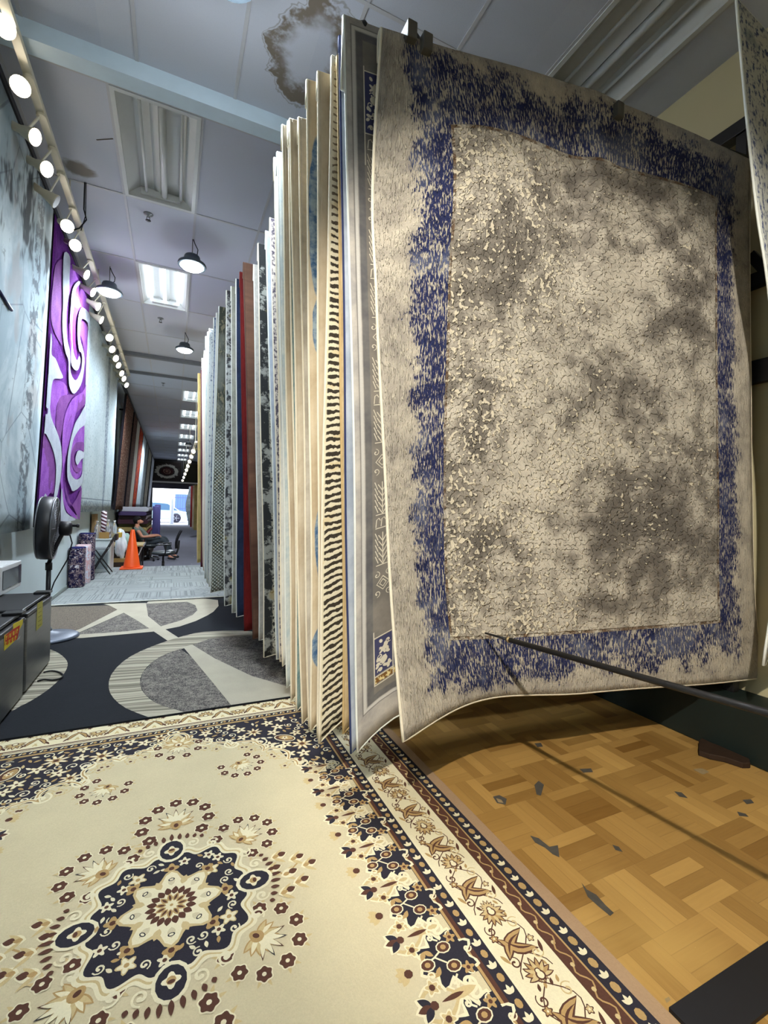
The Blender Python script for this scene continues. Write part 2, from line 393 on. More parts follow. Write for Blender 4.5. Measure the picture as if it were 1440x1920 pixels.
for sg in (1, -1):
    X = lambda v: sg*v
    rect(X(.79), X(1.14), -HL, HL, 'n', 1); rect(X(1.138), X(HW), -HL, HL, 'e', 1)
    rect(X(.792), X(.801), -HL, HL, 't', 2); rect(X(.801), X(.815), -HL, HL, 'b', 2)
    rect(X(.857), X(1.03), -HL, HL, 'p', 2); rect(X(1.03), X(1.078), -HL, HL, 'b', 2); rect(X(1.078), X(1.084), -HL, HL, 't', 2)
    y = -HL+.03; k = 0
    while y < HL:
        for bx, sz in ((.836, .013), (1.111, .016)):        # dots and fleurs on the two dark guards
            A.ell(X(bx), y, sz*.8, sz, 't', 4, n=9)
            q = y+.037
            for a in (-.9, 0, .9):
                A.leaf(X(bx), q-.01, X(bx)+.02*math.sin(a), q-.01+.026*math.cos(a), .006, 'p', 4)
        A.stroke([(X(1.054+.012*math.sin((y+t*.0125)*2*PI/.074)), y+t*.0125) for t in range(7)], .005, 't', 4)
        A.ell(X(1.054-.014*math.sin((y+.02)*2*PI/.074)), y+.02, .007, .007, 'm', 4, n=8)
        y += .074
    y = -HL; k = 0
    while y < HL:                                           # palmettes and curling leaves on the ivory band
        palmette(X(.945), y, .050, PI/2 if k % 2 else -PI/2, 4)
        palmette(X(.945), y+.012, .032, -PI/2 if k % 2 else PI/2, 4, 'm', 'b')
        for s2 in (1, -1):
            yy = y+s2*.11
            A.leaf(X(.945+.055*s2), yy-.045, X(.945-.05*s2), yy+.03, .020, 'b', 4, .016); A.leaf(X(.945+.05*s2), yy-.04, X(.945-.045*s2), yy+.026, .014, 't', 5, .016)
            A.leaf(X(.945+.042*s2), yy-.032, X(.945-.03*s2), yy+.016, .004, 'b', 6, .014)
            A.curl(X(.985), yy+.052*s2, .022, .5, 1.1*s2, .005, 'm', 4); A.curl(X(.90), yy-.055*s2, .02, 2, -1.1*s2, .005, 'b', 4)
            A.flower(X(.893), yy+.03, .016, 5, 'b', 4, 0, .2); A.flower(X(.893), yy+.03, .011, 5, 't', 5, 0, .2, 'p')
            A.flower(X(.998), yy-.01, .014, 5, 'b', 4, 0, .2); A.flower(X(.998), yy-.01, .010, 5, 'm', 5, 0, .2, 'p')
            A.stroke([(X(.945+.055*math.sin(j*.5+1.5*s2)), yy-.1+.02*j) for j in range(11)], .0035, 'b', 4)
            for j in range(4): A.leaf(X(.91+.022*j), yy+.075*s2, X(.92+.022*j), yy+.095*s2, .005, 't' if j % 2 else 'b', 4)
            A.leaf(X(1.0), yy-.06, X(1.016), yy-.022, .006, 'b', 4); A.leaf(X(.874), yy-.02, X(.89), yy-.055, .006, 't', 4)
        y += .22; k += 1
    y = -1.5
    while y < .62:                                          # navy trefoils with ivory scrolls along the field
        cx_, cy_ = X(.715), y
        A.flower(cx_+X(.012), cy_, .098, 8, 'p', 3, .2, .16); A.flower(cx_+X(.012), cy_, .088, 8, 'n', 4, .2, .2)
        rect(cx_+X(.03), X(.79), cy_-.07, cy_+.07, 'n', 4)
        for i in range(7):
            an = i*2*PI/7; A.curl(cx_+X(.012)+.072*math.cos(an), cy_+.072*math.sin(an), .014, an, .9, .006, 'p', 5, 1 if i % 2 else -1, 10)
        for dx_, dy_ in ((-.05, 0), (.02, .03), (.02, -.03)):
            A.ell(cx_+X(dx_), cy_+dy_, .024, .019, 'p', 6, n=10); A.ell(cx_+X(dx_), cy_+dy_, .02, .015, 'b', 7, n=10)
            A.ell(cx_+X(dx_), cy_+dy_, .009, .008, 't', 8, n=8)
        A.stroke([(cx_+X(-.07), cy_), (cx_+X(-.02), cy_+.012), (cx_+X(.02), cy_+.03)], .005, 'p', 6); A.stroke([(cx_+X(-.02), cy_+.012), (cx_+X(.02), cy_-.03)], .005, 'p', 6)
        for dy_ in (.05, -.05): A.flower(X(.77), cy_+dy_, .02, 5, 't', 6, 0, .25, 'b')
        yy = y+.1                                           # between the trefoils
        A.curl(X(.745), yy+.014, .036, 2, 1.2, .009, 'p', 5); A.curl(X(.745), yy-.014, .036, -2, -1.2, .009, 'p', 5)
        A.leaf(X(.76), yy, X(.66), yy, .014, 'm', 5); A.leaf(X(.72), yy, X(.65), yy, .007, 'b', 6)
        for s2 in (1, -1):
            A.stroke([(X(.70-.02*j), yy+s2*(.008+.034*math.sin(j*.52))) for j in range(6)], .010, 'm', 3); A.stroke([(X(.70-.02*j), yy+s2*(.014+.04*math.sin(j*.52))) for j in range(6)], .005, 'p', 4)
            A.flower(X(.645), yy+s2*.042, .026, 5, 'p', 5, .3*s2, .22); A.flower(X(.645), yy+s2*.042, .02, 5, 'm', 6, .3*s2, .22, 'b', .45)
            for q in (-1, 1): A.leaf(X(.675), yy+s2*.06, X(.675)+.02*q, yy+s2*.083, .008, 't', 5)
        for i in range(3):
            an = PI+(i-1)*.75 if sg > 0 else (i-1)*.75
            A.leaf(X(.618), yy, X(.618)+.047*math.cos(an), yy+.047*math.sin(an), .016, 'p', 5); A.leaf(X(.622), yy, X(.622)+.043*math.cos(an), yy+.043*math.sin(an), .011, 'n' if i != 1 else 'b', 6)
        A.ell(X(.628), yy, .012, .012, 'b', 7, n=8)
        for i in range(4):
            an = PI+(i-1.5)*.55 if sg > 0 else (i-1.5)*.55
            A.leaf(X(.60), yy+.1, X(.60)+.036*math.cos(an), yy+.1+.036*math.sin(an), .011, 'm', 5)
        A.ell(X(.603), yy+.1, .013, .013, 'b', 6, n=8)
        y += .2
# far end: navy spandrels with a scalloped edge, then the guards and the ivory band
edge_px = [(558, 1437), (540, 1426), (522, 1407), (493, 1411), (484, 1398), (460, 1393), (433, 1402), (400, 1396), (376, 1398), (352, 1389), (333, 1378), (312, 1392), (287, 1410), (250, 1420), (225, 1429), (192, 1432), (172, 1440), (156, 1458), (152, 1475), (95, 1479), (72, 1508), (30, 1512), (0, 1530), (-40, 1545)]
edge_l = [loc(*q) for q in edge_px]
span = [(.79, .55), (.69, .6)]+edge_l+[(-.79, .55), (-.79, 1.25), (.79, 1.25)]
A.poly(span, 'n', 3)
def inside(pt, poly):
    x, y = pt; c = False
    for i in range(len(poly)):
        (x1, y1), (x2, y2) = poly[i-1], poly[i]
        if (y1 > y) != (y2 > y) and x < (x2-x1)*(y-y1)/(y2-y1)+x1: c = not c
    return c
sm = []
for i in range(len(edge_l)-1):                              # scallops: ivory outlined lobes and volutes
    a, b = edge_l[i], edge_l[i+1]; dx, dy = b[0]-a[0], b[1]-a[1]; L = math.hypot(dx, dy); nx, ny = dy/L, -dx/L
    if ny < 0: nx, ny = -nx, -ny
    sm += [(a[0]+dx*t+nx*.22*L*math.sin(PI*t), a[1]+dy*t+ny*.22*L*math.sin(PI*t)) for t in (0, .17, .34, .5, .67, .84)]
    if i % 2 == 0:
        A.curl(a[0]+nx*.02, a[1]+ny*.02, min(.055, L*.5), 1.2, 1.15, .013, 'p', 8, 1 if i % 4 else -1)
    A.flower((a[0]+b[0])/2-nx*.05, (a[1]+b[1])/2-ny*.05, .03, 5, 'm', 5, i, .2); A.flower((a[0]+b[0])/2-nx*.05, (a[1]+b[1])/2-ny*.05, .022, 5, 'f', 6, i, .2, 'b', .35)
    A.curl((a[0]+b[0])/2-nx*.02, (a[1]+b[1])/2-ny*.02, min(.05, L*.4), -1+i, 1, .006, 'm', 5, -1 if i % 2 else 1)
A.stroke(sm, .020, 'p', 7); A.stroke(sm, .007, 't', 8)
pts_done = []
def clear(x, y, r): return all((x-a)**2+(y-b)**2 > (r+c)**2 for a, b, c in pts_done)
for k in range(9000):                                       # garden of flowers, leaves and vines on the navy
    x, y = R.uniform(-.82, .79), R.uniform(.55, 1.24)
    if not inside((x, y), span): continue
    r = R.choice((.062, .05, .04, .036, .03, .024, .018))
    if not all(inside((x+r*.8*math.cos(a), y+r*.8*math.sin(a)), span) for a in (0, 1.6, 3.1, 4.7)) or not clear(x, y, r*.64): continue
    pts_done.append((x, y, r)); a = R.uniform(0, 6.28)
    if r > .04:
        if R.random() < .35: A.ell(x, y, r*1.25, r*.75, 'p', 5, a); A.ell(x, y, r*1.12, r*.62, 'b', 6, a); A.ell(x+.006, y, r*.85, r*.45, 't', 7, a); A.flower(x, y, r*.4, 5, 'p', 8, a, .3, 'b')
        else: A.flower(x, y, r, 8, 't', 5, a, .3); A.flower(x, y, r*.88, 8, 'p', 6, a, .34); A.flower(x, y, r*.42, 6, 't', 7, a, .2, 'b', .5)
    elif r > .03:
        A.flower(x, y, r, 5, 'm', 5, a, .3); A.flower(x, y, r*.85, 5, 'p', 6, a, .32, 'b', .22)
    elif r > .02:
        A.curl(x, y, r, a, R.choice((1, 1.2)), .007, 'p', 5, R.choice((1, -1)), 14); A.leaf(x, y-r, x+r*math.cos(a), y-r+r*math.sin(a), .008, 't', 5)
    else:
        A.leaf(x-r*math.cos(a), y-r*math.sin(a), x+r*math.cos(a), y+r*math.sin(a), r*.42, R.choice('ptm'), 5)
rect(-.79, .79, 1.245, 1.262, 't', 6); rect(-.79, .79, 1.262, 1.30, 'n', 6); rect(-.79, .79, 1.30, 1.325, 'p', 6); rect(-.79, .79, 1.312, 1.318, 'b', 7)
rect(-1.03, 1.03, 1.325, 1.52, 'p', 6); rect(-1.03, 1.03, 1.325, 1.336, 'b', 7)
for i in range(36):
    A.ell(-.78+i*.0445, 1.281, .009, .011, 't', 8, n=8); A.leaf(-.758+i*.0445, 1.27, -.758+i*.0445+.012, 1.292, .005, 'p', 8)
for i in range(-5, 6):
    xx = i*.19
    palmette(xx, 1.41, .055, PI/2 if i % 2 else -PI/2, 8)
    for s2 in (1, -1):
        A.leaf(xx+s2*.05, 1.36, xx+s2*.11, 1.45, .013, 'b', 8, .012*s2); A.leaf(xx+s2*.053, 1.366, xx+s2*.106, 1.442, .008, 't', 9, .012*s2); A.leaf(xx+s2*.03, 1.352, xx+s2*.06, 1.40, .007, 'b', 8); A.leaf(xx+s2*.085, 1.35, xx+s2*.10, 1.385, .006, 'm', 8)
        A.curl(xx+s2*.075, 1.47, .022, 0, s2*1.1, .006, 'm', 8); A.flower(xx+s2*.05, 1.475, .015, 5, 'b', 8)
# the arch palmette and the two sprays under it, and the clusters round the medallion
def spray(x, y, r, rot, n=8, gap=1.5, l=10):
    palmette(x-.02*math.cos(rot), y-.02*math.sin(rot), r*.62, rot, l, 'p', 't')
    for i in range(5):
        an = rot+(i-2)*.5; A.leaf(x, y, x+r*.66*math.cos(an), y+r*.66*math.sin(an), r*.07, 'n' if i % 2 else 'b', l+4); A.leaf(x, y, x+r*.58*math.cos(an), y+r*.58*math.sin(an), r*.07, 'p', l+5)
    A.ell(x-r*.22*math.cos(rot), y-r*.22*math.sin(rot), r*.2, r*.15, 't', l+6, rot); A.ell(x-r*.22*math.cos(rot), y-r*.22*math.sin(rot), r*.1, r*.07, 'b', l+7, rot)
    for i in range(n):
        an = rot+(i-(n-1)/2)*(2*PI-gap)/(n-1); fx, fy = x+r*math.cos(an), y+r*math.sin(an); q = r*.215
        for s2 in (-.5, .5): A.leaf(fx, fy, fx+q*1.75*math.cos(an+s2), fy+q*1.75*math.sin(an+s2), q*.25, 'm', l)
        A.flower(fx, fy, q*1.16, 6, 'p', l+1, an, .08); A.flower(fx, fy, q, 6, 'b', l+2, an, .10, 'p', .27)
x_, y_ = loc(335, 1408); spray(x_, y_+.02, .105, -PI/2, 6, 2.6)
palmette(x_, y_+.05, .09, PI/2, 13, 'p', 't')
for q in ((452, 1437), (196, 1484)):
    x_, y_ = loc(*q); spray(x_, y_, .095, -PI/2+(.5 if q[0] > 300 else -.5), 8, 1.9)
spray(.016, .43, .125, PI/2, 9, 1.7); spray(-.004, -.44, .125, -PI/2, 9, 1.7)
spray(.262, .236, .105, .75, 8, 1.9); spray(.25, -.232, .11, -.75, 8, 1.8); spray(-.236, .248, .11, PI-.75, 8, 1.9); spray(-.243, -.215, .11, PI+.75, 8, 1.8)
for sg in (1, -1):                                          # budded sprigs east and west
    for i, (dx_, dy_) in enumerate(((.36, .075), (.42, .04), (.455, -.005), (.41, -.07), (.355, -.095), (.33, .02), (.38, -.02))):
        bx, by = sg*dx_, dy_*1.0
        A.leaf(bx-sg*.03, by, bx+sg*.034, by+.01, .022, 'p', 10); A.leaf(bx-sg*.002, by+.006, bx+sg*.03, by+.012, .013, 'b', 11); A.leaf(bx-sg*.022, by+.002, bx+sg*.004, by+.006, .009, 't', 11)
        for s2 in (1, -1): A.leaf(bx-sg*.02, by, bx+sg*.02, by+s2*.035, .007, 'm', 10)
    A.stroke([(sg*(.30+.02*j), .02*math.sin(j*1.3)) for j in range(7)], .006, 't', 9)
N = 200                                                     # navy star with lobes, outlined in ivory
def star(k, off=0):
    f = lambda a: k*(.218/((math.cos(a)**4+math.sin(a)**4)**.25)*(1+.055*math.cos(16*a+PI)))+off
    return [(f(a)*math.cos(a), f(a)*math.sin(a)) for a in (2*PI*i/N for i in range(N))]
A.poly(star(1, .03), 'p', 12); A.poly(star(1, .018), 'm', 13); A.poly(star(1, .011), 'p', 14); A.poly(star(1), 'n', 15)
for i in range(4):                                          # fringes outside the four axes
    a0 = i*PI/2
    A.ell(.262*math.cos(a0), .262*math.sin(a0), .062, .05, 'p', 16, a0); A.ell(.262*math.cos(a0), .262*math.sin(a0), .05, .04, 'n', 17, a0)
    A.flower(.258*math.cos(a0), .258*math.sin(a0), .026, 4, 'p', 18, a0, .2, 't', .5); A.ell(.262*math.cos(a0), .262*math.sin(a0), .006, .01, 'b', 20, a0)
    for j in range(-4, 5):
        an = a0+j*.085; A.leaf(.312*math.cos(an), .312*math.sin(an), (.355-.006*abs(j))*math.cos(an), (.355-.006*abs(j))*math.sin(an), .008, 'b', 16)
md = []                                                     # small flowers and leaves crowding the navy ground
for k in range(1500):
    x, y = R.uniform(-.27, .27), R.uniform(-.27, .27); r = R.choice((.03, .022, .017, .012)); q_ = math.hypot(x, y)
    lim = .218/((x**4+y**4)**.25/q_) if q_ > .01 else 0
    if q_ < .15+r*.6 or q_+r*.9 > lim or not all((x-a)**2+(y-b)**2 > ((r+c)*.86)**2 for a, b, c in md): continue
    md.append((x, y, r)); a = R.uniform(0, 6.28)
    if r > .025: A.flower(x, y, r, 5, 'm', 17, a, .22); A.flower(x, y, r*.84, 5, 'p', 18, a, .26, 't', .3)
    elif r > .02: A.flower(x, y, r, 5, 'p', 17, a, .24, 'b', .3)
    elif r > .015: A.curl(x, y, r, a, 1.1, .006, 'p', 17, R.choice((1, -1)), 12)
    else: A.leaf(x-r*math.cos(a), y-r*math.sin(a), x+r*math.cos(a), y+r*math.sin(a), r*.5, R.choice('pt'), 17)
for i in range(8):
    a0 = i*PI/4
    A.curl(.285*math.cos(a0+.26), .285*math.sin(a0+.26), .024, a0, 1.1, .009, 'p', 16); A.curl(.285*math.cos(a0-.26), .285*math.sin(a0-.26), .024, a0, -1.1, .009, 'p', 16)
    A.flower(.165*math.cos(a0), .165*math.sin(a0), .026, 4, 't', 19, a0, .2, 'b', .35)
A.flower(0, 0, .158, 8, 'm', 20, 0, .14); A.flower(0, 0, .148, 8, 'p', 21, 0, .17)
for i in range(16):
    an = i*PI/8; A.leaf(.085*math.cos(an), .085*math.sin(an), .125*math.cos(an), .125*math.sin(an), .012, 'm' if i % 2 else 'f', 22)
    if i % 2 == 0: A.ell(.112*math.cos(an), .112*math.sin(an), .007, .011, 'n', 23, an, 8); A.ell(.112*math.cos(an), .112*math.sin(an), .004, .007, 'p', 24, an, 8)
A.ell(0, 0, .078, .078, 'p', 23, n=24)
for i in range(18):
    an = i*2*PI/18; A.leaf(.045*math.cos(an), .045*math.sin(an), .078*math.cos(an), .078*math.sin(an), .011, 'b', 24)
for i in range(11):
    an = i*2*PI/11; A.leaf(.016*math.cos(an), .016*math.sin(an), .05*math.cos(an), .05*math.sin(an), .009, 't', 25); A.leaf(.02*math.cos(an), .02*math.sin(an), .044*math.cos(an), .044*math.sin(an), .004, 'b', 26)
A.flower(0, 0, .018, 6, 'p', 27, 0, .2, 't')
st = loc(265, 1597); A.flower(st[0], st[1], .03, 5, 'm', 2, 0, .3)
mb = MB(); mb.box(PC.x-HW, PC.x+HW, PC.y-HL, 3.098, .001, .008)
T = 0.008
A.into(mb, PAL, lambda x, y, h: (PC.x+x, min(PC.y+y, 3.098), T+h), .00012)
up_faces(mb)
solo(mb, 'area_rug', pm, 'cream medallion rug with navy and brown floral borders on the floor in front', 'rug')

# ---- black and grey rug of sweeping bands
def F(px, py): q = at_z(px, py, 0); return (q.x, q.y)
def C3(pts): return [F(a/3.6, 900+b/3.6) for a, b in pts]
def smooth(pts, n=5, closed=True):
    out = []; N = len(pts)
    for i in range(N if closed else N-1):
        p0, p1, p2, p3 = (pts[(i-1) % N], pts[i], pts[(i+1) % N], pts[(i+2) % N]) if closed else (pts[max(0, i-1)], pts[i], pts[i+1], pts[min(N-1, i+2)])
        for k in range(n):
            t = k/n
            out.append(tuple(.5*(2*b+(c-a)*t+(2*a-5*b+4*c-d)*t*t+(3*b-a-3*c+d)*t**3) for a, b, c, d in zip(p0, p1, p2, p3)))
    if not closed: out.append(pts[-1])
    return out
g = G('speckled_grey_pile', .95, .06); p = g.geo(); n1 = g.noise(p, 130, 2, .8); n2 = g.noise(p, 26, 3, .7)
c = g.mix(g.ss(.38, .66, n1*.65+n2*.35), lin(58, 57, 58), lin(148, 142, 134)); g.bump(n1, .6, .004); speck = g.out(c)
g = G('brown_speckled_pile', .95, .06); p = g.geo(); n1 = g.noise(p, 130, 2, .8)
c = g.mix(g.ss(.35, .7, n1), lin(80, 74, 68), lin(132, 122, 110)); g.bump(n1, .6, .004); speckb = g.out(c)
g = G('striped_beige_pile', .95, .06); p = g.geo(); x, y, z = g.sep(p)
yy = y+x*.16+(g.noise(p, 2.5, 2)-.5)*.06
a = g.noise(g.comb(.3, yy*34, 0), 1, 2, .6); n1 = g.noise(p, 150, 2, .7)
c = g.mix(g.ss(.40, .60, a), lin(116, 112, 101), lin(180, 174, 156)); c = g.mix(n1*.3, c, lin(108, 104, 94)); g.bump(a*.7+n1*.3, .5, .004); stripe_m = g.out(c)
geo = [pile('black_blue_pile', (36, 38, 43), .4), speck, speckb, stripe_m, pile('pale_beige_pile', (170, 164, 148), .25, 150, .3)]
B = Art()
B.poly([F(*q) for q in ((82, 1140), (206, 1138), (221, 1146), (152, 1183), (60, 1205))], 2, 1)
B.poly(smooth(C3([(700, 842), (985, 840), (1000, 930), (1085, 1000), (1205, 1078), (1140, 1105), (1030, 1030), (930, 963), (835, 908), (500, 1058), (300, 1145), (300, 1105), (548, 1015), (793, 886), (740, 858)]), 1), 4, 2)
B.poly(C3([(835, 910), (930, 963), (1010, 1013), (860, 1036), (720, 1047), (510, 1056)]), 1, 1)
B.poly(smooth(C3([(420, 1086), (505, 1058), (720, 1045), (860, 1034), (1010, 1014), (1090, 1000), (1150, 1010), (1040, 1036), (740, 1064), (560, 1080)]), 1), 4, 3)
B.poly(smooth(C3([(985, 846), (1130, 838), (1262, 832), (1320, 858), (1332, 890), (1300, 920), (1230, 955), (1085, 1000), (1030, 960), (1000, 920)]), 3), 1, 1)
B.poly(C3([(985, 846), (1130, 838), (1262, 832), (1318, 855), (1332, 890), (1300, 922), (1225, 958), (1085, 1000), (1040, 1010), (1100, 1024), (1210, 1002), (1320, 964), (1400, 925), (1440, 900), (1475, 860), (1470, 820), (1380, 800), (1000, 830)]), 4, 2)
B.poly(smooth(C3([(1700, 1035), (1560, 1030), (1440, 1034), (1320, 1046), (1140, 1096), (950, 1170), (830, 1242), (750, 1332), (733, 1420), (765, 1492), (850, 1562), (1000, 1622), (1100, 1660), (1250, 1600), (1165, 1566), (1060, 1530), (980, 1470), (945, 1400), (960, 1322), (1030, 1242), (1130, 1186), (1215, 1160), (1300, 1131), (1440, 1090), (1560, 1080), (1700, 1080)]), 2), 3, 2)
B.poly([F(*q) for q in ((338, 1221), (314, 1229), (286, 1245), (267, 1267), (262, 1289), (272, 1308), (294, 1325), (324, 1335), (345, 1345), (434, 1331), (398, 1284), (358, 1235))], 1, 3)
B.poly([F(*q) for q in ((343, 1217), (361, 1213), (401, 1238), (471, 1272), (535, 1291), (600, 1306), (560, 1330), (434, 1331), (398, 1284), (358, 1235))], 4, 3)
B.poly([F(*q) for q in ((361, 1213), (395, 1201), (441, 1197), (500, 1197), (600, 1215), (680, 1290), (600, 1306), (535, 1291), (471, 1272), (401, 1238))], 1, 3)
B.poly(smooth(C3([(200, 1150), (300, 1150), (380, 1176), (440, 1222), (456, 1270), (420, 1342), (340, 1422), (240, 1492), (140, 1546), (60, 1560), (60, 1300)]), 3), 3, 2)
GX0, GX1, GY0, GY1 = -1.40, 1.75, 3.10, 6.9
mb = MB(); mb.box(GX0, GX1, GY0, GY1, .0, .018)
def clampg(x, y, h): return (min(max(x, GX0+.004), GX1-.004), min(max(y, GY0+.004), GY1-.004), .0182+h)
B.into(mb, {0: 0, 1: 1, 2: 2, 3: 3, 4: 4}, clampg, .0002); up_faces(mb)
o = solo(mb, 'area_rug', geo, 'black rug with sweeping grey and beige bands beyond the cream medallion rug', 'rug')
o.location.z = .0015
# ---- pale grey patchwork carpet before the step
g = G('patchwork_grey_carpet', .95, .06); p = g.geo(); x, y, z = g.sep(p)
cx, cy = g.floor((x+g.floor(y/.42)*.31)/.62), g.floor(y/.42)
r1 = g.white(g.comb(cx, cy, 1.0)); ori = g.ss(.49, .51, r1)
fx, fy = g.frac((x+g.floor(y/.42)*.31)/.62), g.frac(y/.42)
st_ = g.noise(g.comb(x*ori*38+cx*7, y*(1-ori)*38+cy*5, r1*9), 1, 2, .6)
orn = g.ss(.52, .56, g.noise(p, 16, 2, .5, 1.5))
ins = g.ss(.1, .13, fx)*g.ss(.1, .16, fy)*(1-g.ss(.87, .9, fx))*(1-g.ss(.84, .9, fy))
has = g.ss(.6, .61, g.white(g.comb(cx, cy, 5.0)))
n1 = g.noise(p, 120, 2, .7); blot = g.noise(p, 2.2, 4, .6)
ln = g.m('MAXIMUM', g.m('MAXIMUM', 1-g.ss(.012, .03, fx), 1-g.ss(.015, .045, fy)), g.ss(.5, .58, st_)*(1-has*ins)+orn*has*ins)
c = g.mix(ln*.62, lin(150, 155, 156), lin(88, 92, 94)); c = g.mix(n1*.3+g.ss(.45, .7, blot)*.35, c, lin(126, 130, 131))
g.bump(ln*-1.0+n1*.4, .6, .004); patch_m = g.out(c)
mb = MB(); mb.box(-1.41, .95, 6.905, 10.86, .001, .03)
solo(mb, 'area_rug', [patch_m], 'pale grey patchwork carpet reaching to the edge of the step', 'rug')
mb = MB(); mb.box(-1.41, .95, 6.895, 6.93, .0302, .036); struct(mb, 'trim_7', plain('pale_binding_tape', (196, 196, 186), .9, .1))
# black edging strip where the parquet ends
mb = MB(); mb.box(1.22, 2.82, .655, .765, .0, .012); struct(mb, 'trim_8', plain('black_rubber_strip', (30, 29, 32), .6, .3))
# ================================================================== RUGS ON THE SWING RACK
def rug_mesh(name, P, us, vs, mat, back, th=.010, bind=None, bind_r=.006, label=None, uvoff=(0, 0)):
    """a hanging rug: pile face, woven back and a serged edge; P(u, v) gives a point on the face"""
    us, vs = list(us), list(vs); nu, nv = len(us), len(vs)
    g = [[Vector(P(u, v)) for u in us] for v in vs]
    mb = MB(); nrm = []
    for j in range(nv):
        for i in range(nu):
            a = g[j][min(i+1, nu-1)]-g[j][max(i-1, 0)]; b = g[min(j+1, nv-1)][i]-g[max(j-1, 0)][i]
            n = a.cross(b); n = n.normalized() if n.length > 1e-9 else Vector((0, -1, 0)); nrm.append(-n)
    face = [g[j][i] for j in range(nv) for i in range(nu)]
    backv = [p-n*th for p, n in zip(face, nrm)]
    K = nu*nv
    idx = lambda j, i: j*nu+i
    fs = [(idx(j, i), idx(j+1, i), idx(j+1, i+1), idx(j, i+1)) for j in range(nv-1) for i in range(nu-1)]
    mb.add(face+backv, fs, 0, True)
    for f in fs: mb.f.append([K+q for q in f[::-1]]); mb.m.append(1); mb.sm.append(True)
    rim = [idx(0, i) for i in range(nu)]+[idx(j, nu-1) for j in range(1, nv)]+[idx(nv-1, i) for i in range(nu-2, -1, -1)]+[idx(j, 0) for j in range(nv-2, 0, -1)]
    for a, b in zip(rim, rim[1:]+rim[:1]): mb.f.append([a, b, K+b, K+a]); mb.m.append(1); mb.sm.append(False)
    for j in range(nv):
        for i in range(nu): mb.uv[idx(j, i)] = mb.uv[K+idx(j, i)] = (us[i]+uvoff[0], vs[j]+uvoff[1])
    ob = mb.build(name, [mat, back])
    if bind:
        e = MB(); path = [(face[k]+backv[k])/2 for k in rim]
        e.tube(path, bind_r, 6, 0, closed=True)
        bo = e.build('edge_binding', bind); bo.parent = ob
    return ob, nrm

BEIGE = plain('cream_serging', (228, 220, 200), .85, .1, 0, .1, 60)
WHITE = plain('white_serging', (226, 230, 226), .85, .1, 0, .08, 60)
TAN = plain('tan_serging', (190, 164, 118), .85, .1, 0, .12, 60)
DARKB = plain('dark_serging', (60, 58, 60), .85, .1, 0, .12, 60)
NAVYB = plain('navy_serging', (52, 60, 96), .85, .1, 0, .12, 60)
LATEX = plain('woven_back_beige', (190, 170, 132), .9, .05, 0, .12, 90)
LATEXW = plain('woven_back_white', (204, 206, 204), .9, .05, 0, .08, 90)
LATEXB = plain('woven_back_blue', (86, 98, 140), .9, .05, 0, .1, 90)
BROWNB = plain('smooth_brown_back', (92, 66, 56), .55, .3, 0, .15, 6)

def silk(name, lo, hi, sc_=3, st=(1, 1, 1), fine=.2, extra=None):
    """soft viscose sheen with clouded colour"""
    g = G(name, .8, .2); u = g.uv(); v = g.sc(u, st)
    n = g.noise(v, sc_, 4, .6, .4); f = g.noise(g.sc(u, (1, 3, 1)), 160, 2, .7); b = g.noise(v, sc_*7, 3, .6)
    c = g.mix(g.ss(.3, .7, n*.75+b*.25), lin(*lo), lin(*hi)); c = g.mix(f*fine, c, lin(*[x*.72 for x in lo]))
    if extra: c = extra(g, u, c)
    g.bump(f*.6+b*.4, .4, .004); return g.out(c)
def speckled(name, dark, light, s1, s2, t=.5, st=(1, 1, 1), mid=None):
    """distressed pile: dark ground worn through to a light one"""
    g = G(name, .9, .1); u = g.uv(); v = g.sc(u, st)
    a = g.noise(v, s1, 4, .7); b = g.noise(u, s2, 3, .6, .3); f = g.noise(u, 170, 2, .7)
    k = g.ss(t-.05, t+.05, a*.6+b*.4)
    c = g.mix(k, lin(*dark), lin(*light))
    if mid: c = g.mix(g.ss(.6, .68, g.noise(g.sc(u, (1, 1, 1), (4, 7, 0)), 3, 3))*.6, c, lin(*mid))
    c = g.mix(f*.3, c, lin(*[x*.6 for x in light])); g.bump(k*.6+f*.4, .5, .005); return g.out(c)

# pile materials
def blue_blots(g, u, c):
    x, y, z = g.sep(u); n = (g.noise(u, 3, 3)-.5)*.16
    def blot(cy, ry, cx, rx): 
        dx, dy = (x-cx+n*.3)/rx, (y-cy+n)/ry; return 1-g.ss(.92, 1.0, g.m('SQRT', dx*dx+dy*dy))
    k = g.m('MAXIMUM', g.m('MAXIMUM', blot(.62, .38, .045, .045), blot(1.12, .14, .05, .035)), blot(2.12, .28, .07, .055))
    k = g.m('MAXIMUM', k, blot(2.62, .10, .06, .06))
    t = g.noise(u, 14, 4, .7); return g.mix(k, c, g.mix(g.ss(.35, .65, t), lin(56, 92, 132), lin(150, 166, 176)))
M_STRIPE = None
g = G('ink_stripe_pile', .9, .1); u = g.uv(); x, y, z = g.sep(u)
wob = (g.noise(g.sc(u, (22, 12, 1)), 1, 3, .6)-.5)*.034
fr = g.frac((y+wob-x*.10)/.031)
row = g.floor((y+wob-x*.10)/.031)
gap = g.noise(g.comb(x*26, row*3.1, 0), 1, 2, .6)
top = g.ss(.05, 1.1, y)
th_ = .10+(gap-.25)*.95*(.35+.65*top)+.16*top
bar = (1-g.ss(th_-.05, th_+.05, fr))*g.ss(.006, .012, x)
ink = g.mix(g.ss(.35, .85, top+(g.noise(u, 5, 3)-.5)*.5), lin(122, 108, 92), lin(30, 26, 28))
warm = g.ss(.56, .66, g.noise(g.sc(u, (3, 4, 1)), 3, 3))
c = g.mix(bar, g.mix(warm*.35, lin(216, 208, 184), lin(196, 166, 96)), ink); f = g.noise(u, 160, 2); c = g.mix(f*.2, c, lin(150, 138, 112))
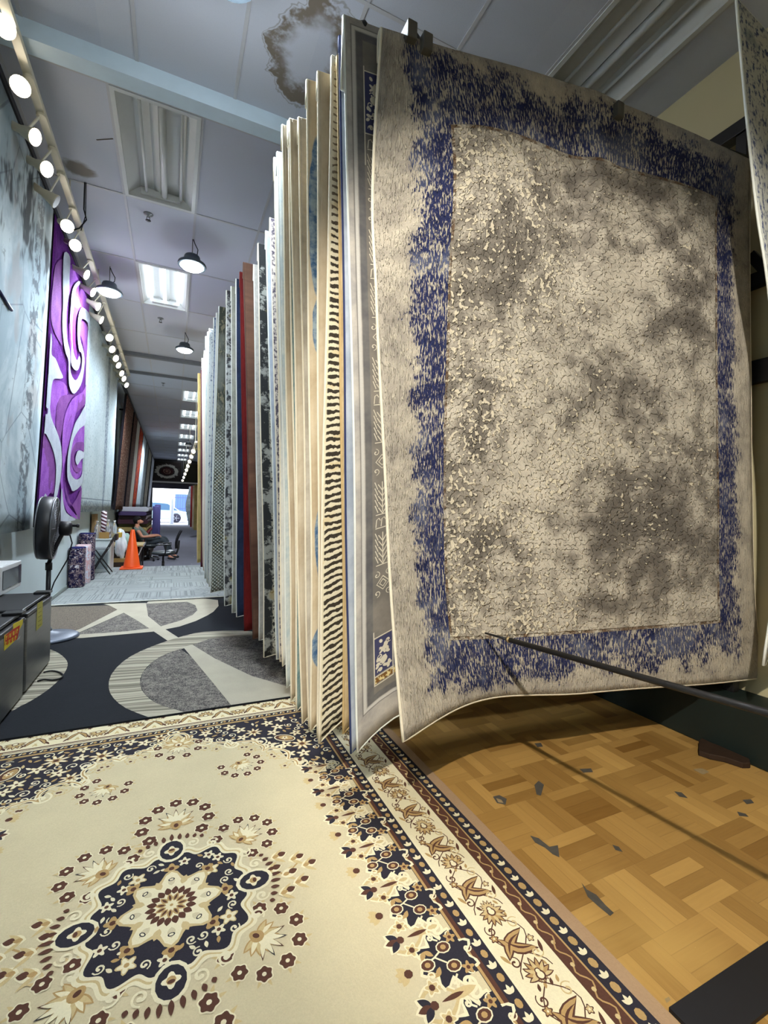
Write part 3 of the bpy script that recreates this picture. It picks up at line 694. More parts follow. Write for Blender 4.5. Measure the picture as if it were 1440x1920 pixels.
g.bump(bar*-1.0+f*.3, .8, .006); M_STRIPE = g.out(c)
g = G('checker_dot_pile', .9, .1); u = g.uv(); x, y, z = g.sep(u)
q = .034; a_ = g.frac((x+y)/q)-.5; b_ = g.frac((x-y)/q)-.5
dot = 1-g.ss(.26, .36, g.m('SQRT', a_*a_+b_*b_))
vis = g.ss(.9, 1.6, y+(g.noise(u, 5, 3)-.5)*1.2); f = g.noise(u, 120, 3, .7); ch = g.ss(.5, .56, g.noise(g.sc(u, (40, 16, 1)), 1, 2, .7, 1))
base = g.mix(ch*.7, lin(70, 74, 66), lin(150, 142, 116)); base = g.mix(g.ss(.45, .6, g.noise(u, 2.5, 3)), base, lin(118, 122, 116))
c = g.mix(dot*vis*.95, base, lin(214, 222, 216)); c = g.mix(f*.3, c, lin(84, 86, 80)); g.bump(f, .4, .004); M_CHECK = g.out(c)
g = G('black_ivory_distressed', .9, .1); u = g.uv(); x, y, z = g.sep(u)
wv = g.vor(g.sc(u, (46, 30, 1)), 1, 'DISTANCE_TO_EDGE'); fil = 1-g.ss(.06, .16, wv)
zz = g.m('ABSOLUTE', g.frac(x/.045)-.5); zz2 = g.m('ABSOLUTE', g.frac(y/.06+zz*1.2)-.5); lace = 1-g.ss(.10, .2, zz2)
big = g.noise(g.sc(u, (2.2, 2.6, 1)), 1.6, 5, .75); worn = g.ss(.51, .58, big)
inner = g.ss(.055, .07, x)
c = g.mix(g.m('MAXIMUM', fil*.8, lace*.8)*inner, lin(46, 48, 50), lin(206, 202, 186)); c = g.mix(worn*.8, c, lin(176, 178, 172))
gold = g.ss(.62, .68, g.noise(u, 3, 3)); c = g.mix(gold*.5, c, lin(176, 152, 84)); f = g.noise(u, 150, 2); g.bump(f, .4, .004); M_DISTR = g.out(g.mix(f*.25, c, lin(70, 70, 70)))
M_BW = speckled('charcoal_ivory_worn', (46, 46, 54), (186, 190, 190), 9, 28, .5, (1.4, 1, 1), (190, 176, 90))
M_SAGE = silk('sage_grey_pile', (140, 142, 132), (172, 172, 162), 12)
M_NAVY = silk('navy_smooth_pile', (24, 34, 58), (44, 58, 90), 3, fine=.1)
M_RED = silk('oxblood_pile', (88, 16, 18), (124, 30, 28), 5, (2, .5, 1))
M_LEATHER = silk('brown_sheen', (78, 54, 46), (128, 94, 76), 1.4, (.3, 1.6, 1), .1)
M_GREYC = silk('carved_grey_pile', (168, 166, 160), (202, 198, 190), 30, (1, 1, 1), .3)
M_BLUEG = silk('blue_grey_pile', (146, 156, 172), (188, 196, 208), 3)
M_FLOR = speckled('plum_floral_pile', (72, 66, 84), (206, 196, 186), 24, 40, .5)
M_PALE = silk('pale_silver_pile', (196, 198, 196), (228, 226, 216), 4)
M_ICE = silk('ice_blue_pile', (176, 192, 198), (218, 222, 216), 9)
M_BEIGE = silk('champagne_pile', (172, 156, 132), (214, 204, 184), 2.2, (1.2, .9, 1))
M_BEIGE2 = silk('fawn_pile', (170, 152, 126), (204, 190, 166), 2.6, (1.5, .8, 1))
M_SAND = silk('sand_grey_pile', (162, 154, 140), (208, 202, 190), 4, (.8, 1, 1))
M_BLOT = silk('fawn_pile_with_blue', (178, 160, 132), (212, 198, 172), 3, extra=blue_blots)
M_TEAL = silk('teal_edge_pile', (96, 128, 132), (150, 168, 164), 18)
M_OR = silk('amber_edge_pile', (170, 146, 106), (206, 186, 148), 5)
M_GOLD = silk('olive_gold_pile', (136, 122, 74), (166, 150, 98), 4)
M_MAR = silk('maroon_pile', (66, 26, 40), (92, 40, 52), 4)
M_PINK = silk('blush_pile', (216, 200, 190), (236, 222, 210), 4)
M_WFL = speckled('white_blue_floral_pile', (96, 112, 140), (214, 220, 222), 22, 34, .44)
M_BFL = speckled('blue_floral_pile', (52, 66, 104), (150, 166, 190), 24, 36, .48)

RS = -.10                                   # all arms lean a little towards the camera at the wall
RD = Vector((1, RS, 0)).normalized()
ARM_END = 2.93
def hang(name, label, Y, top, bot, mat, back, bind, amp=.007, flap=.10, seed=0, zoff=0, art=None, W=None, bow=0, lift=None):
    a, b = at_y(*top, Y), at_y(*bot, Y); H = a.z-b.z; rr = .008; rnd = random.Random(seed); ph = [rnd.uniform(0, 6) for _ in range(4)]
    RD = Vector((1, RS if Y < 2.7 else -.02, 0)).normalized()
    lift = lift if lift is not None else (.24 if Y < 2.7 else .05)
    W = W or min(2.15, (ARM_END-a.x)/RD.x)
    def P(u, v):
        t = max(0, v)/H
        x = a.x+(b.x-a.x)*(t-bow*math.sin(PI*t))+.006*math.sin(t*9+ph[0])*t
        n = amp*(math.sin(u*7+ph[1])*.6+math.sin(u*15+ph[2]+t*2)*.4)*(.25+t)+amp*.5*math.sin(t*6+ph[3])
        if v >= 0: y, z = n, a.z-v+lift*(1-math.exp(-u/.22))*t*t
        elif v > -PI*rr: q = -v/rr; y, z = n+rr*(1-math.cos(q)), a.z+rr*math.sin(q)
        else: y, z = n+2*rr, a.z+(v+PI*rr)
        return Vector((x, Y+y, z))+RD*u
    us = [0, .02, .05, .1, .16, .24, .35, .5]+[.5+(W-.5)*i/10 for i in range(1, 11)]
    vs = [-flap-PI*rr, -PI*rr]+[-PI*rr*k/5 for k in range(4, 0, -1)]+[H*i/44 for i in range(45)]
    ob, _ = rug_mesh(name, P, us, vs, mat, back, .009, bind, .0058)
    tag(ob, label, 'rug', 'rugs hanging in a row on the swing rack')
    return ob, P, a, b, W, H
ROW = [  # name of look, Y, top-left and bottom-left corners in the photo, pile, back, edge
 ('worn blue and grey', 1.845, (638, 66), (655.6, 1413), M_BLUEG, LATEXB, NAVYB, 'blue-backed rug squeezed between the grey ornamented rug and the inky striped rug'),
 ('amber', 1.88, (634, 104), (645, 1376), M_OR, LATEX, TAN, 'thin amber-edged rug just behind the blue-backed one on the rack'),
 ('stripe', 1.92, (624, 104), (596.6, 1394.4), M_STRIPE, LATEX, BEIGE, 'cream rug with ragged black stripes hanging on the rack'),
 ('fawn plain', 1.985, (597, 134), (597.5, 1380), M_BEIGE2, LATEX, BEIGE, 'plain fawn rug hanging directly behind the black striped rug'),
 ('blue blot', 2.045, (577, 148), (585, 1371), M_BLOT, LATEX, BEIGE, 'fawn rug with blue blots, second behind the black striped rug'),
 ('champagne b', 2.20, (560.6, 221), (579, 1362), M_SAND, LATEX, BEIGE, 'sand coloured rug hanging just behind the one with blue blots'),
 ('champagne', 2.245, (544.7, 222), (565, 1356.5), M_BEIGE, LATEX, BEIGE, 'wide champagne rug with pale hem in the beige part of the rack'),
 ('teal', 2.285, (541.5, 227), (559, 1334), M_TEAL, LATEX, BEIGE, 'rug with a thin teal edge behind the wide champagne rug'),
 ('champagne c', 2.34, (530, 234.7), (548, 1313.7), M_BEIGE2, LATEX, BEIGE, 'light fawn rug hanging behind the teal-edged one'),
 ('ice', 2.50, (520.8, 285.5), (540, 1290), M_ICE, LATEXW, WHITE, 'icy blue-white rug lit bright at its top corner'),
 ('silver', 2.56, (515.3, 295), (531, 1249.6), M_PALE, LATEXW, BEIGE, 'silver grey rug farthest back in the pale beige part of the rack'),
 ('plum', 3.10, (507, 409), (527, 1241), M_FLOR, LATEXW, BEIGE, 'plum floral rug showing a thin edge beside the silver grey rug'),
 ('bluegrey', 3.25, (499, 433), (520, 1236), M_BLUEG, LATEXW, WHITE, 'blue-grey rug in front of the distressed black rug'),
 ('distressed', 3.45, (484, 458), (496, 1232), M_DISTR, LATEXW, BEIGE, 'black and ivory distressed rug with lacy border'),
 ('carved', 3.72, (476, 497), (486, 1200), M_GREYC, LATEXW, WHITE, 'light grey carved rug between the distressed rug and the brown one'),
 ('brown', 3.78, (457, 492), (474, 1199), M_LEATHER, BROWNB, plain('brown_serging', (88, 64, 54), .8), 'shiny brown rug beside the red rug'),
 ('red', 3.95, (450.5, 510), (460, 1183), M_RED, LATEX, plain('red_serging', (96, 18, 20), .8), 'oxblood red rug in the row'),
 ('navy', 4.08, (443, 523), (444.6, 1157), M_NAVY, LATEXW, WHITE, 'dark navy rug next to the red rug'),
 ('sage', 4.23, (434, 537), (436, 1149), M_SAGE, LATEXW, WHITE, 'plain sage grey rug next to the navy rug'),
 ('bw', 4.34, (425, 545), (420.5, 1135.7), M_BW, LATEXW, WHITE, 'charcoal and white mottled rug with a yellow speck'),
 ('checker', 4.73, (411, 575.6), (393.8, 1111), M_CHECK, LATEXW, WHITE, 'grey green rug dotted with small white checks'),
 ('thin white', 4.88, (406.4, 587), (392.5, 1100), M_PALE, LATEXW, WHITE, 'white-edged pale rug just behind the checked one'),
 ('blue floral', 5.02, (401.5, 596), (391, 1100), M_BFL, LATEXW, WHITE, 'dusky blue floral rug behind the checked rug'),
 ('white floral', 5.36, (392.4, 617), (389, 1095), M_WFL, LATEXW, WHITE, 'white rug with blue floral band far along the rack'),
 ('white b', 5.47, (389.5, 623), (387, 1092), M_PALE, LATEXW, WHITE, 'narrow white rug behind the one with the blue floral band'),
 ('white', 5.61, (386, 631), (385, 1085), M_ICE, LATEXW, WHITE, 'cool white rug far along the rack, third before the blush one'),
 ('blush', 6.14, (383, 658), (383, 1080), M_PINK, LATEXW, BEIGE, 'blush white rug near the far end of the rack'),
 ('peach', 6.46, (379, 672), (381, 1070), M_PINK, LATEX, BEIGE, 'peach edged rug near the far end of the rack, next to the maroon one'),
 ('maroon', 7.01, (377, 694), (377, 1063), M_MAR, LATEX, plain('maroon_serging', (80, 34, 46), .8), 'dark maroon rug next to last on the rack'),
 ('gold', 7.20, (371.5, 700), (370.5, 1055), M_GOLD, LATEX, TAN, 'olive gold rug last on the rack, beside the open aisle'),
]
arms = []
for k, (nm, Y, top, bot, mat, back, bind, lab) in enumerate(ROW):
    ob, P, a, b, W, H = hang('hanging_rug', lab, Y, top, bot, mat, back, bind, amp=.006 if Y < 2.6 else .010, seed=k, flap=.06 if nm in ('amber', 'worn blue and grey') else .12)
    arms.append((a.x, Y, a.z))

# ---- grey rug with a carved ornamental border (second from the front)
g = G('grey_bordered_pile', .88, .12); u = g.uv(); x, y, z = g.sep(u)
HB = 2.98
def frame(lo, hi):    # a band running along the left edge, the top and the bottom
    d = g.m('MINIMUM', x, g.m('MINIMUM', y, HB-y))
    return g.ss(lo-.003, lo+.003, d)*(1-g.ss(hi-.003, hi+.003, d))
cl = g.noise(u, 5, 4, .65); f = g.noise(u, 170, 2, .7)
lg = g.mix(g.ss(.3, .7, cl), lin(150, 148, 148), lin(196, 190, 182)); dg = g.mix(g.ss(.35, .7, cl), lin(88, 88, 92), lin(120, 118, 116))
mg = g.mix(g.ss(.35, .7, cl), lin(112, 108, 104), lin(138, 132, 124))
c = g.mix(frame(.046, 9), lg, dg); c = g.mix(frame(.025, .0285), c, lin(84, 82, 84)); c = g.mix(frame(.029, .042), c, lin(200, 198, 194)); c = g.mix(frame(.076, 9), c, mg)
nb = g.ss(.081, .083, x)*g.m('MAXIMUM', g.ss(.20, .202, y)*(1-g.ss(.46, .462, y)), g.ss(2.66, 2.662, y)*(1-g.ss(2.825, 2.827, y)))
c = g.mix(nb, c, g.mix(cl, lin(38, 42, 84), lin(74, 76, 110)))
gd = g.ss(.081, .083, x)*g.ss(2.835, 2.837, y)*(1-g.ss(2.862, 2.864, y)); c = g.mix(gd, c, g.mix(g.ss(.45, .55, g.noise(u, 60, 2)), lin(120, 84, 36), lin(226, 208, 150)))
c = g.mix(f*.25, c, lin(90, 88, 86)); g.bump(f*.4+cl*.3, .4, .004); M_ORN = g.out(c)
obB, PB, aB, bB, WB, HBm = hang('hanging_rug', 'grey rug with a carved leaf border and navy corner, second from the front', 1.80, (646, 27), (673, 1411), M_ORN, LATEXW, WHITE, amp=.004, flap=.3, seed=50, bow=-.02, lift=.24)
arms.append((aB.x, 1.80, aB.z))
O = Art(); lw = .0042; SX0, SX1 = .084, .158; mid = (SX0+SX1)/2
O.stroke([(.079, .18), (.079, 2.87)], .0045, 0, 0); O.stroke([(.163, .2), (.163, 2.87)], .0045, 0, 0)
for yy in (.2, .46, 2.655, 2.83, 2.868): O.stroke([(.079, yy), (.164, yy)], .005, 0, 1)
y0 = .475
def tree(y0, h):
    O.stroke([(mid, y0+.01), (mid, y0+h-.01)], lw, 0, 1); O.stroke([(SX0+.006, y0+h), (SX1-.006, y0+h)], lw, 0, 1)
    for i in range(5):
        yy = y0+.02+i*h/6
        for s in (1, -1):
            O.stroke([(mid, yy+.03), (mid+s*.019, yy)], lw, 0, 1); O.stroke([(mid+s*.034, yy-.012), (mid+s*.021, yy+.022)], lw*.9, 0, 1)
def bracket(y0):
    for s in (0, 1, 2):
        O.stroke([(SX0+.006+s*.0235, y0+.045), (SX0+.010+s*.0235, y0+.012), (SX0+.020+s*.0235, y0+.006), (SX0+.027+s*.0235, y0+.018)], lw, 0, 1)
    O.stroke([(SX0+.004, y0+.05), (SX1-.006, y0+.05)], lw, 0, 1)
def knot(y0):
    yc = y0+.075
    for r_ in (.028, .015): O.stroke([(mid, yc-r_*1.1), (mid+r_, yc), (mid, yc+r_*1.1), (mid-r_, yc), (mid, yc-r_*1.1)], lw, 0, 1)
    for s in (1, -1):
        for t in (1, -1): O.curl(mid+s*.027, yc+t*.042, .016, PI/2*t, .9, lw, 0, 1, s*t, 12)
seq = ['b', 't', 'k', 't']; i = 0
while y0 < 2.60:
    q = seq[i % 4]; h = {'b': .062, 't': .165, 'k': .155}[q]
    if y0+h > 2.65: break
    {'b': bracket, 't': lambda yv: tree(yv, .155), 'k': knot}[q](y0); y0 += h; i += 1
for yb, n_ in ((.215, 1), (2.672, 0)):
    hh = .22 if n_ else .14; R2 = random.Random(3)
    for j in range(26):
        px, py = R2.uniform(SX0+.008, SX1-.008), R2.uniform(yb+.005, yb+hh)
        (O.ell(px, py, .007, .010, 0, 2, R2.uniform(0, 3), 8) if j % 3 else O.curl(px, py, .014, R2.uniform(0, 6), .9, .005, 0, 2, 1, 10))
    O.flower(mid, yb+.05, .024, 5, 0, 2, 0, .3); O.leaf(mid, yb+.08, mid, yb+.12, .018, 0, 2)
def onB(u, v, h):
    p = PB(u, v); return p+Vector((RS, -1, 0)).normalized()*(h+.0008)
mb = MB(); O.into(mb, {0: 0}, onB, .0003)
for i_, f_ in enumerate(mb.f): pass
orn = mb.build('carved_border', pile('ornament_pile', (206, 200, 184), .25)); orn.parent = obB

# ---- the big front rug: grey field in a navy frame
cols_ = [0, .145, .5, .86, 1]; rows_ = [0, .1, .37, .63, .9, 1]
PX = [[(716, 55), (822, 88), (1085, 165), (1352, 276), (1408, 302)],
      [(703, 262), (845, 233), (1088, 294), (1346, 371), (1406, 408)],
      [(707, 560), (840, 560), (1090, 590), (1345, 630), (1408, 640)],
      [(724, 900), (832, 868), (1096, 890), (1348, 900), (1410, 900)],
      [(741, 1200), (844, 1200), (1100, 1187), (1352, 1168), (1419, 1160)],
      [(757.6, 1390.5), (862, 1327), (1100, 1299), (1361, 1279), (1432, 1271)]]
OFF = [[0, 0, 0, 0, 0], [-.01, 0, .01, .0, 0], [-.02, 0, .015, .005, 0], [-.025, -.01, .015, .01, 0], [-.06, -.01, .02, .01, .01], [-.10, -.01, .025, .015, .01]]
NA = Vector((.097, .995, 0)).normalized(); DA = Vector((.723, 1.705, 1.96+EYE)).dot(NA)
ctrl = np.zeros((6, 5, 3))
for j in range(6):
    for i in range(5):
        d = sight(*PX[j][i]); t = (DA+OFF[j][i])/(d[0]*NA.x+d[1]*NA.y); q = d*t; ctrl[j, i] = (q[0], q[1], EYE+q[2])
def cubic(xs, ys, x):
    xs = np.array(xs); n = len(xs); k = min(max(int(np.searchsorted(xs, x)-1), 0), n-2)
    sl = [(ys[i+1]-ys[i])/(xs[i+1]-xs[i]) for i in range(n-1)]
    mm = [sl[0]]+[(sl[i-1]*(xs[i+1]-xs[i])+sl[i]*(xs[i]-xs[i-1]))/(xs[i+1]-xs[i-1]) for i in range(1, n-1)]+[sl[-1]]
    h = xs[k+1]-xs[k]; t = (x-xs[k])/h
    return ys[k]*(2*t**3-3*t*t+1)+mm[k]*h*(t**3-2*t*t+t)+ys[k+1]*(3*t*t-2*t**3)+mm[k+1]*h*(t**3-t*t)
WA, HA = 2.2, 2.92
def PA(u, v):
    s, t = min(max(u/WA, 0), 1), min(max(v, 0)/HA, 1)
    row = [cubic(rows_, ctrl[:, i], t) for i in range(5)]
    p = Vector(cubic(cols_, np.array(row), s))
    fold = .030*math.exp(-((s-.545)/.035)**2)*math.exp(-((t-.16)/.16)**2)-.012*math.exp(-((s-.47)/.05)**2)*math.exp(-((t-.25)/.2)**2)
    fold += .012*math.exp(-((s-.75)/.06)**2)*math.exp(-((t-.45)/.35)**2)-.010*math.exp(-((s-.62)/.05)**2)*math.exp(-((t-.5)/.3)**2)
    rip = .006*mnoise.noise(Vector((u*2.6, v*1.7, 3)))+.010*math.sin(s*PI)*mnoise.noise(Vector((u*1.1, v*.8, 9)))
    p = p-NA*(fold*.9+rip*min(1, v*2))
    if v < 0:
        rr = .024; q = -v/rr
        p = p+(NA*rr*(1-math.cos(q))+Vector((0, 0, rr*math.sin(q))) if q < PI else NA*2*rr+Vector((0, 0, -(q-PI)*rr)))
    return p
g = G('navy_framed_grey_pile', .86, .12); u = g.uv(); x, y, z = g.sep(u)
uL, uR, vT, vB = WA*.145, WA*.86, HA*.1, HA*.9
dx = g.m('MAXIMUM', uL-x, x-uR); dy = g.m('MAXIMUM', vT-y, y-vB); d = g.m('MAXIMUM', dx, dy)      # distance outside the field
n_big = g.noise(u, 1.7, 5, .62, .3); n_mid = g.noise(g.sc(u, (1, 1, 1), (3, 8, 0)), 9, 4, .6); n_f = g.noise(g.sc(u, (1, 1, 1)), 190, 2, .7)
# field: clouded greys with carved light islands
isl = g.noise(g.sc(u, (1, 1, 1), (1, 2, 0)), 40, 1.2, .5, .15)
zone = g.noise(g.sc(u, (1.4, .9, 1), (9, 3, 0)), 2.5, 3, .6)
left = 1-g.ss(.45, 1.5, x)
lev = .685-(zone-.5)*.5-left*.115
isk = g.ss(lev, lev+.012, isl)
cloud = g.ss(.38, .62, n_big*.62+n_mid*.38)
pin = g.ss(.46, .64, g.noise(u, 85, 3, .7)+(n_mid-.5)*.9)
fc = g.mix(cloud, lin(104, 98, 91), lin(202, 193, 178)); fc = g.mix(pin*.42*g.ss(.2, .7, cloud), fc, lin(222, 214, 198)); fc = g.mix(isk*.9, fc, lin(224, 213, 190))
# frame: navy broken by ivory threads running down the pile
thr = g.noise(g.sc(u, (120, 21, 1)), 1, 2.5, .6, .25)
thr2 = g.noise(g.sc(u, (150, 34, 1), (3, 1, 0)), 1, 2, .6)
dv = g.m('MAXIMUM', dx, g.m('MAXIMUM', (vT-y)*.68, (y-vB)*.8))
dens = g.ss(.25, .07, dv+(n_mid-.5)*.22+(n_big-.5)*.24)
side = g.ss(.0, .2, x-uR+.05)                             # the far upright is a softer, hazier blue
nav = g.mix(n_mid, lin(15, 21, 58), lin(42, 54, 108))
nav = g.mix(g.ss(.5, .68, g.noise(g.sc(u, (1, 1, 1), (7, 7, 0)), 4.5, 4))*.75, nav, lin(104, 112, 140))
edge_c = g.mix(g.ss(.3, .7, n_big*.5+n_mid*.5), lin(134, 128, 122), lin(204, 195, 180))
cov = dens+(thr-.5)*1.9
navk = g.ss(.42, .52, cov-(g.ss(.5, .6, thr2))*.42)
ivk = g.ss(.515, .56, thr*.6+thr2*.4+(n_mid-.5)*.26)*(1-side*.55)
bc = g.mix(ivk*.8*g.ss(.45, .1, d), edge_c, lin(216, 208, 190))
bc = g.mix(navk*(1-ivk*.85)*g.ss(.02, .3, dens), bc, nav)
infield = g.ss(.001, -.001, d)
line = g.ss(-.016, -.013, d)*infield; rust = g.ss(.42, .6, g.noise(u, 22, 3, .7))
c = g.mix(infield, bc, fc); c = g.mix(line*rust*.85, c, lin(98, 70, 44))
c = g.mix(n_f*.22, c, lin(88, 86, 86))
chan = g.ss(.52, .6, thr)
hgt = infield*(g.ss(lev-.03, lev+.02, isl)*.9+g.ss(.5, .56, g.noise(g.sc(u, (1, 1, 1), (6, 1, 0)), 42, 1, .4))*.8+line*-.5)+(1-infield)*chan*.6+n_f*.25
g.bump(hgt, .85, .013)
M_FRONT = g.out(c)
us = [WA*i/70 for i in range(71)]; vs = [-.17, -.1, -.075, -.06, -.045, -.03, -.015]+[HA*i/90 for i in range(91)]
obA, _ = rug_mesh('hanging_rug', PA, us, vs, M_FRONT, LATEX, .011, BEIGE, .0068)
tag(obA, 'big grey rug in a navy frame, front of the rack and facing the camera', 'rug', 'rugs hanging in a row on the swing rack')
arms.append((.80, 1.71, EYE+1.97))

# ---- the next rug nearer the camera, mostly outside the picture
Cpx = [((1383, -2), 1.20), ((1392, 110), 1.20), ((1404, 250), 1.20), ((1419, 400), 1.20), ((1440, 560), 1.20), ((1454, 800), 1.20), ((1450, 1050), 1.20), ((1425, 1246), 1.22)]
CE = [at_y(px[0], px[1], yy) for px, yy in Cpx]; Ct = [i/(len(CE)-1) for i in range(len(CE))]
WC = .72; CD = Vector((1, .06, 0)).normalized(); HC = CE[0].z-CE[-1].z
def PCc(u, v):
    t = min(max(v, 0)/HC, 1); p = Vector(cubic(Ct, np.array([tuple(q) for q in CE]), t))
    w_ = max(.25, (2.95-p.x)/CD.x); p = p+CD*(u/WC*w_)+Vector((0, -1, 0))*.02*math.sin(u*9+t*2)*t
    if v < 0: p = p+Vector((0, -v*.3, -v*.0))
    return p
M_NEAR = speckled('blue_ivory_brushed', (64, 78, 124), (206, 208, 204), 15, 34, .46, (3, .8, 1), (120, 136, 150))
obC, _ = rug_mesh('hanging_rug', PCc, [WC*i/14 for i in range(15)], [HC*i/40 for i in range(41)], M_NEAR, LATEXW, .010, WHITE, .006)
tag(obC, 'blue and ivory brushed rug cut off by the right edge of the photo', 'rug', 'rugs hanging in a row on the swing rack')
arms.append((CE[0].x, 1.195, CE[0].z+.012))

# ---- the rack: plinth, posts, header and one arm per rug
steel = plain('black_rack_steel', (24, 23, 25), .45, .4, 0, .15, 12)
green = plain('dark_green_plinth', (26, 36, 34), .45, .4, 0, .2, 5)
rack = thing('swing_rack', 'black steel swing rack on a dark green plinth carrying the hanging rugs', 'rug rack', (2.97, 4, 0))
pt = at_x(1415, 1327, 2.83).z
mb = MB(); mb.box(2.83, 3.07, .2, 9.2, 0, pt); part(mb, 'plinth', green, rack, .01)
for Y in (.5, 1.56, 3.4, 5.4, 7.4, 9.1):
    mb = MB(); mb.box(2.955, 3.015, Y-.03, Y+.03, pt, 3.62); part(mb, 'post', steel, rack, .004)
mb = MB(); mb.box(2.94, 3.02, .3, 9.15, 3.56, 3.64); part(mb, 'header', steel, rack, .004)
for z0, z1 in ((EYE+.80, EYE+.93), (EYE+1.36, EYE+1.44)):
    mb = MB(); mb.box(3.02, 3.07, .25, 9.1, z0, z1); part(mb, 'wall_rail', steel, rack)
mb = MB(); p0, p1 = at_x(1408, 478, 3.04), at_x(1445, 518, 3.04); mb.beam(p0, p1+(p1-p0)*1.5, .03, .05); part(mb, 'brace', steel, rack)
clip_m = plain('grey_clamp', (84, 82, 76), .5, .4)
for i, (x0, Y, zt) in enumerate(arms):
    L = CD if Y < 1.3 else (RD if Y < 2.7 else Vector((1, -.02, 0)).normalized())
    a = Vector((x0+.10, Y+.016, zt-.001))+(Vector((0, .012, 0)) if Y < 1.72 else Vector((0, 0, 0)))
    ln = (2.955-a.x)/L.x; b = a+L*ln
    if Y in (1.71,): a.z += .055; b.z = EYE+2.105
    mb = MB(); mb.tube([a, b], .0085, 8); ar = part(mb, 'arm', steel, rack)
    if Y < 1.81 and Y > 1.3:
        mb = MB(); mb.lathe([(0, -.028), (.02, -.02), (.028, 0), (.02, .02), (0, .028)], a-L*.01, (1, 0, 0), 14); part(mb, 'end_ball', steel, rack, sub=ar)
for px in ((768, 62), (797, 84), (1155, 209)):
    q = Vector(PA(0, 0)); d = sight(*px); t = (DA)/(d[0]*NA.x+d[1]*NA.y); p = Vector((d[0]*t, d[1]*t, EYE+d[2]*t))
    mb = MB(); mb.box(p.x-.022, p.x+.022, p.y-.03, p.y+.055, p.z-.045, p.z+.028); part(mb, 'clamp', clip_m, rack, .004)
# a long thin pull rod: its tip touches the front rug, its far end rests on a stand outside the picture
d = sight(910, 1187); t = (DA-.025)/(d[0]*NA.x+d[1]*NA.y); tip = Vector((d[0]*t, d[1]*t, EYE+d[2]*t))
e = at_y(1440, 1337, .62); e = tip+(e-tip)*1.85
rd = thing('pull_rod', 'long thin black rod with its tip resting on the big front rug', 'rod', (e.x, e.y, 0))
mb = MB(); mb.tube([tip+(e-tip)*.07, e], .0105, 12); part(mb, 'shaft', steel, rd)
mb = MB(); mb.tube([tip, tip+(e-tip)*.075], [.004, .006], 10); part(mb, 'tip', steel, rd)
mb = MB(); mb.lathe([(.0108, -.006), (.0125, 0), (.0108, .006)], tip+(e-tip)*.075, e-tip, 12); part(mb, 'collar', plain('worn_brass', (170, 150, 110), .4, .5, .6), rd)
mb = MB(); f_ = tip+(e-tip)*.97; mb.tube([(f_.x, f_.y, .015), (f_.x, f_.y, f_.z-.011)], .012, 12); mb.lathe([(.16, .0), (.16, .012), (.02, .03)], (f_.x, f_.y, .0), n=24); part(mb, 'stand', steel, rd)
# dark offcut lying on the parquet by the plinth
pts = [(1310, 1398), (1316, 1393), (1334, 1402), (1362, 1412), (1402, 1424), (1407, 1441), (1392, 1441), (1360, 1430), (1330, 1424), (1310, 1417)]
mb = MB(); q = [at_z(px, py, .001) for px, py in pts]; mb.prism([(p.x, p.y, .001) for p in q][::-1], (0, 0, .03)); 
solo(mb, 'wood_offcut', plain('dark_wood_offcut', (52, 38, 28), .7, .2, 0, .3, 25), 'dark brown wood offcut lying on the parquet near the plinth', 'offcut', bevel=.004)
# ================================================================== LEFT WALL RUGS
XT, XB, ZT, ZB = -1.06, -1.27, EYE+2.70, EYE-.25
def wall_x(z): return XB+(XT-XB)*(z-ZB)/(ZT-ZB)
def on_left(x, y):
    d = sight(x, y); k = (XT-XB)/(ZT-ZB)          # X = XB + k (z - ZB)
    t = (XB+k*(EYE-ZB))/(d[0]-k*d[2]); return Vector((d[0]*t, d[1]*t, EYE+d[2]*t))
def lean_of(b, t):
    p, q = on_left(*b), on_left(*t); return (q.y-p.y)*(ZT-p.z)/(q.z-p.z)
ROPE = plain('black_wall_rail', (26, 26, 30), .5, .3)
def wall_rug(name, label, y0, y1, zb0, zb1, mat, side, th=.02, zt=ZT, lean=(0, 0), sides=True, nv=16):
    """a rug hung flat along the left wall from the rail, near edge y0, far edge y1"""
    mb = MB(); nu = 14
    for k, off in enumerate((0, -th)):
        for j in range(nv+1):
            t = j/nv
            for i in range(nu+1):
                s = i/nu; zb = zb0+(zb1-zb0)*s; z = zt+(zb-zt)*t; Y = y0+lean[0]*(1-t)+(y1+lean[1]*(1-t)-y0-lean[0]*(1-t))*s
                wv = .012*math.sin(Y*5.1+k)*t
                mb.uv[len(mb.v)] = ((y1-y0)*s, zt-z); mb.v.append((wall_x(z)+off+wv, Y, z))
    W = nu+1; K = W*(nv+1)
    for j in range(nv):
        for i in range(nu):
            f = (j*W+i, j*W+i+1, (j+1)*W+i+1, (j+1)*W+i)
            mb.f.append(list(f[::-1])); mb.m.append(0); mb.sm.append(True); mb.f.append([K+q for q in f]); mb.m.append(1); mb.sm.append(True)
    rim = [i for i in range(W)]+[j*W+nu for j in range(1, nv+1)]+[nv*W+i for i in range(nu-1, -1, -1)]+[j*W for j in range(nv-1, 0, -1)]
    for a, b in zip(rim, rim[1:]+rim[:1]): mb.f.append([a, b, K+b, K+a]); mb.m.append(1); mb.sm.append(False)
    ob = mb.build(name, [mat, side]); tag(ob, label, 'rug', 'rugs hanging along the left wall'); return ob
M_WALL1 = None
g = G('pale_blue_grey_worn', .92, .08); u = g.uv(); x, y, z = g.sep(u)
a = g.noise(g.sc(u, (1, .8, 1)), 1.1, 5, .65, .6); b = g.noise(u, 7, 4, .7, .4); f = g.noise(u, 110, 2, .7); cr = g.vor(g.sc(u, (1, .9, 1)), 1.6, 'DISTANCE_TO_EDGE')
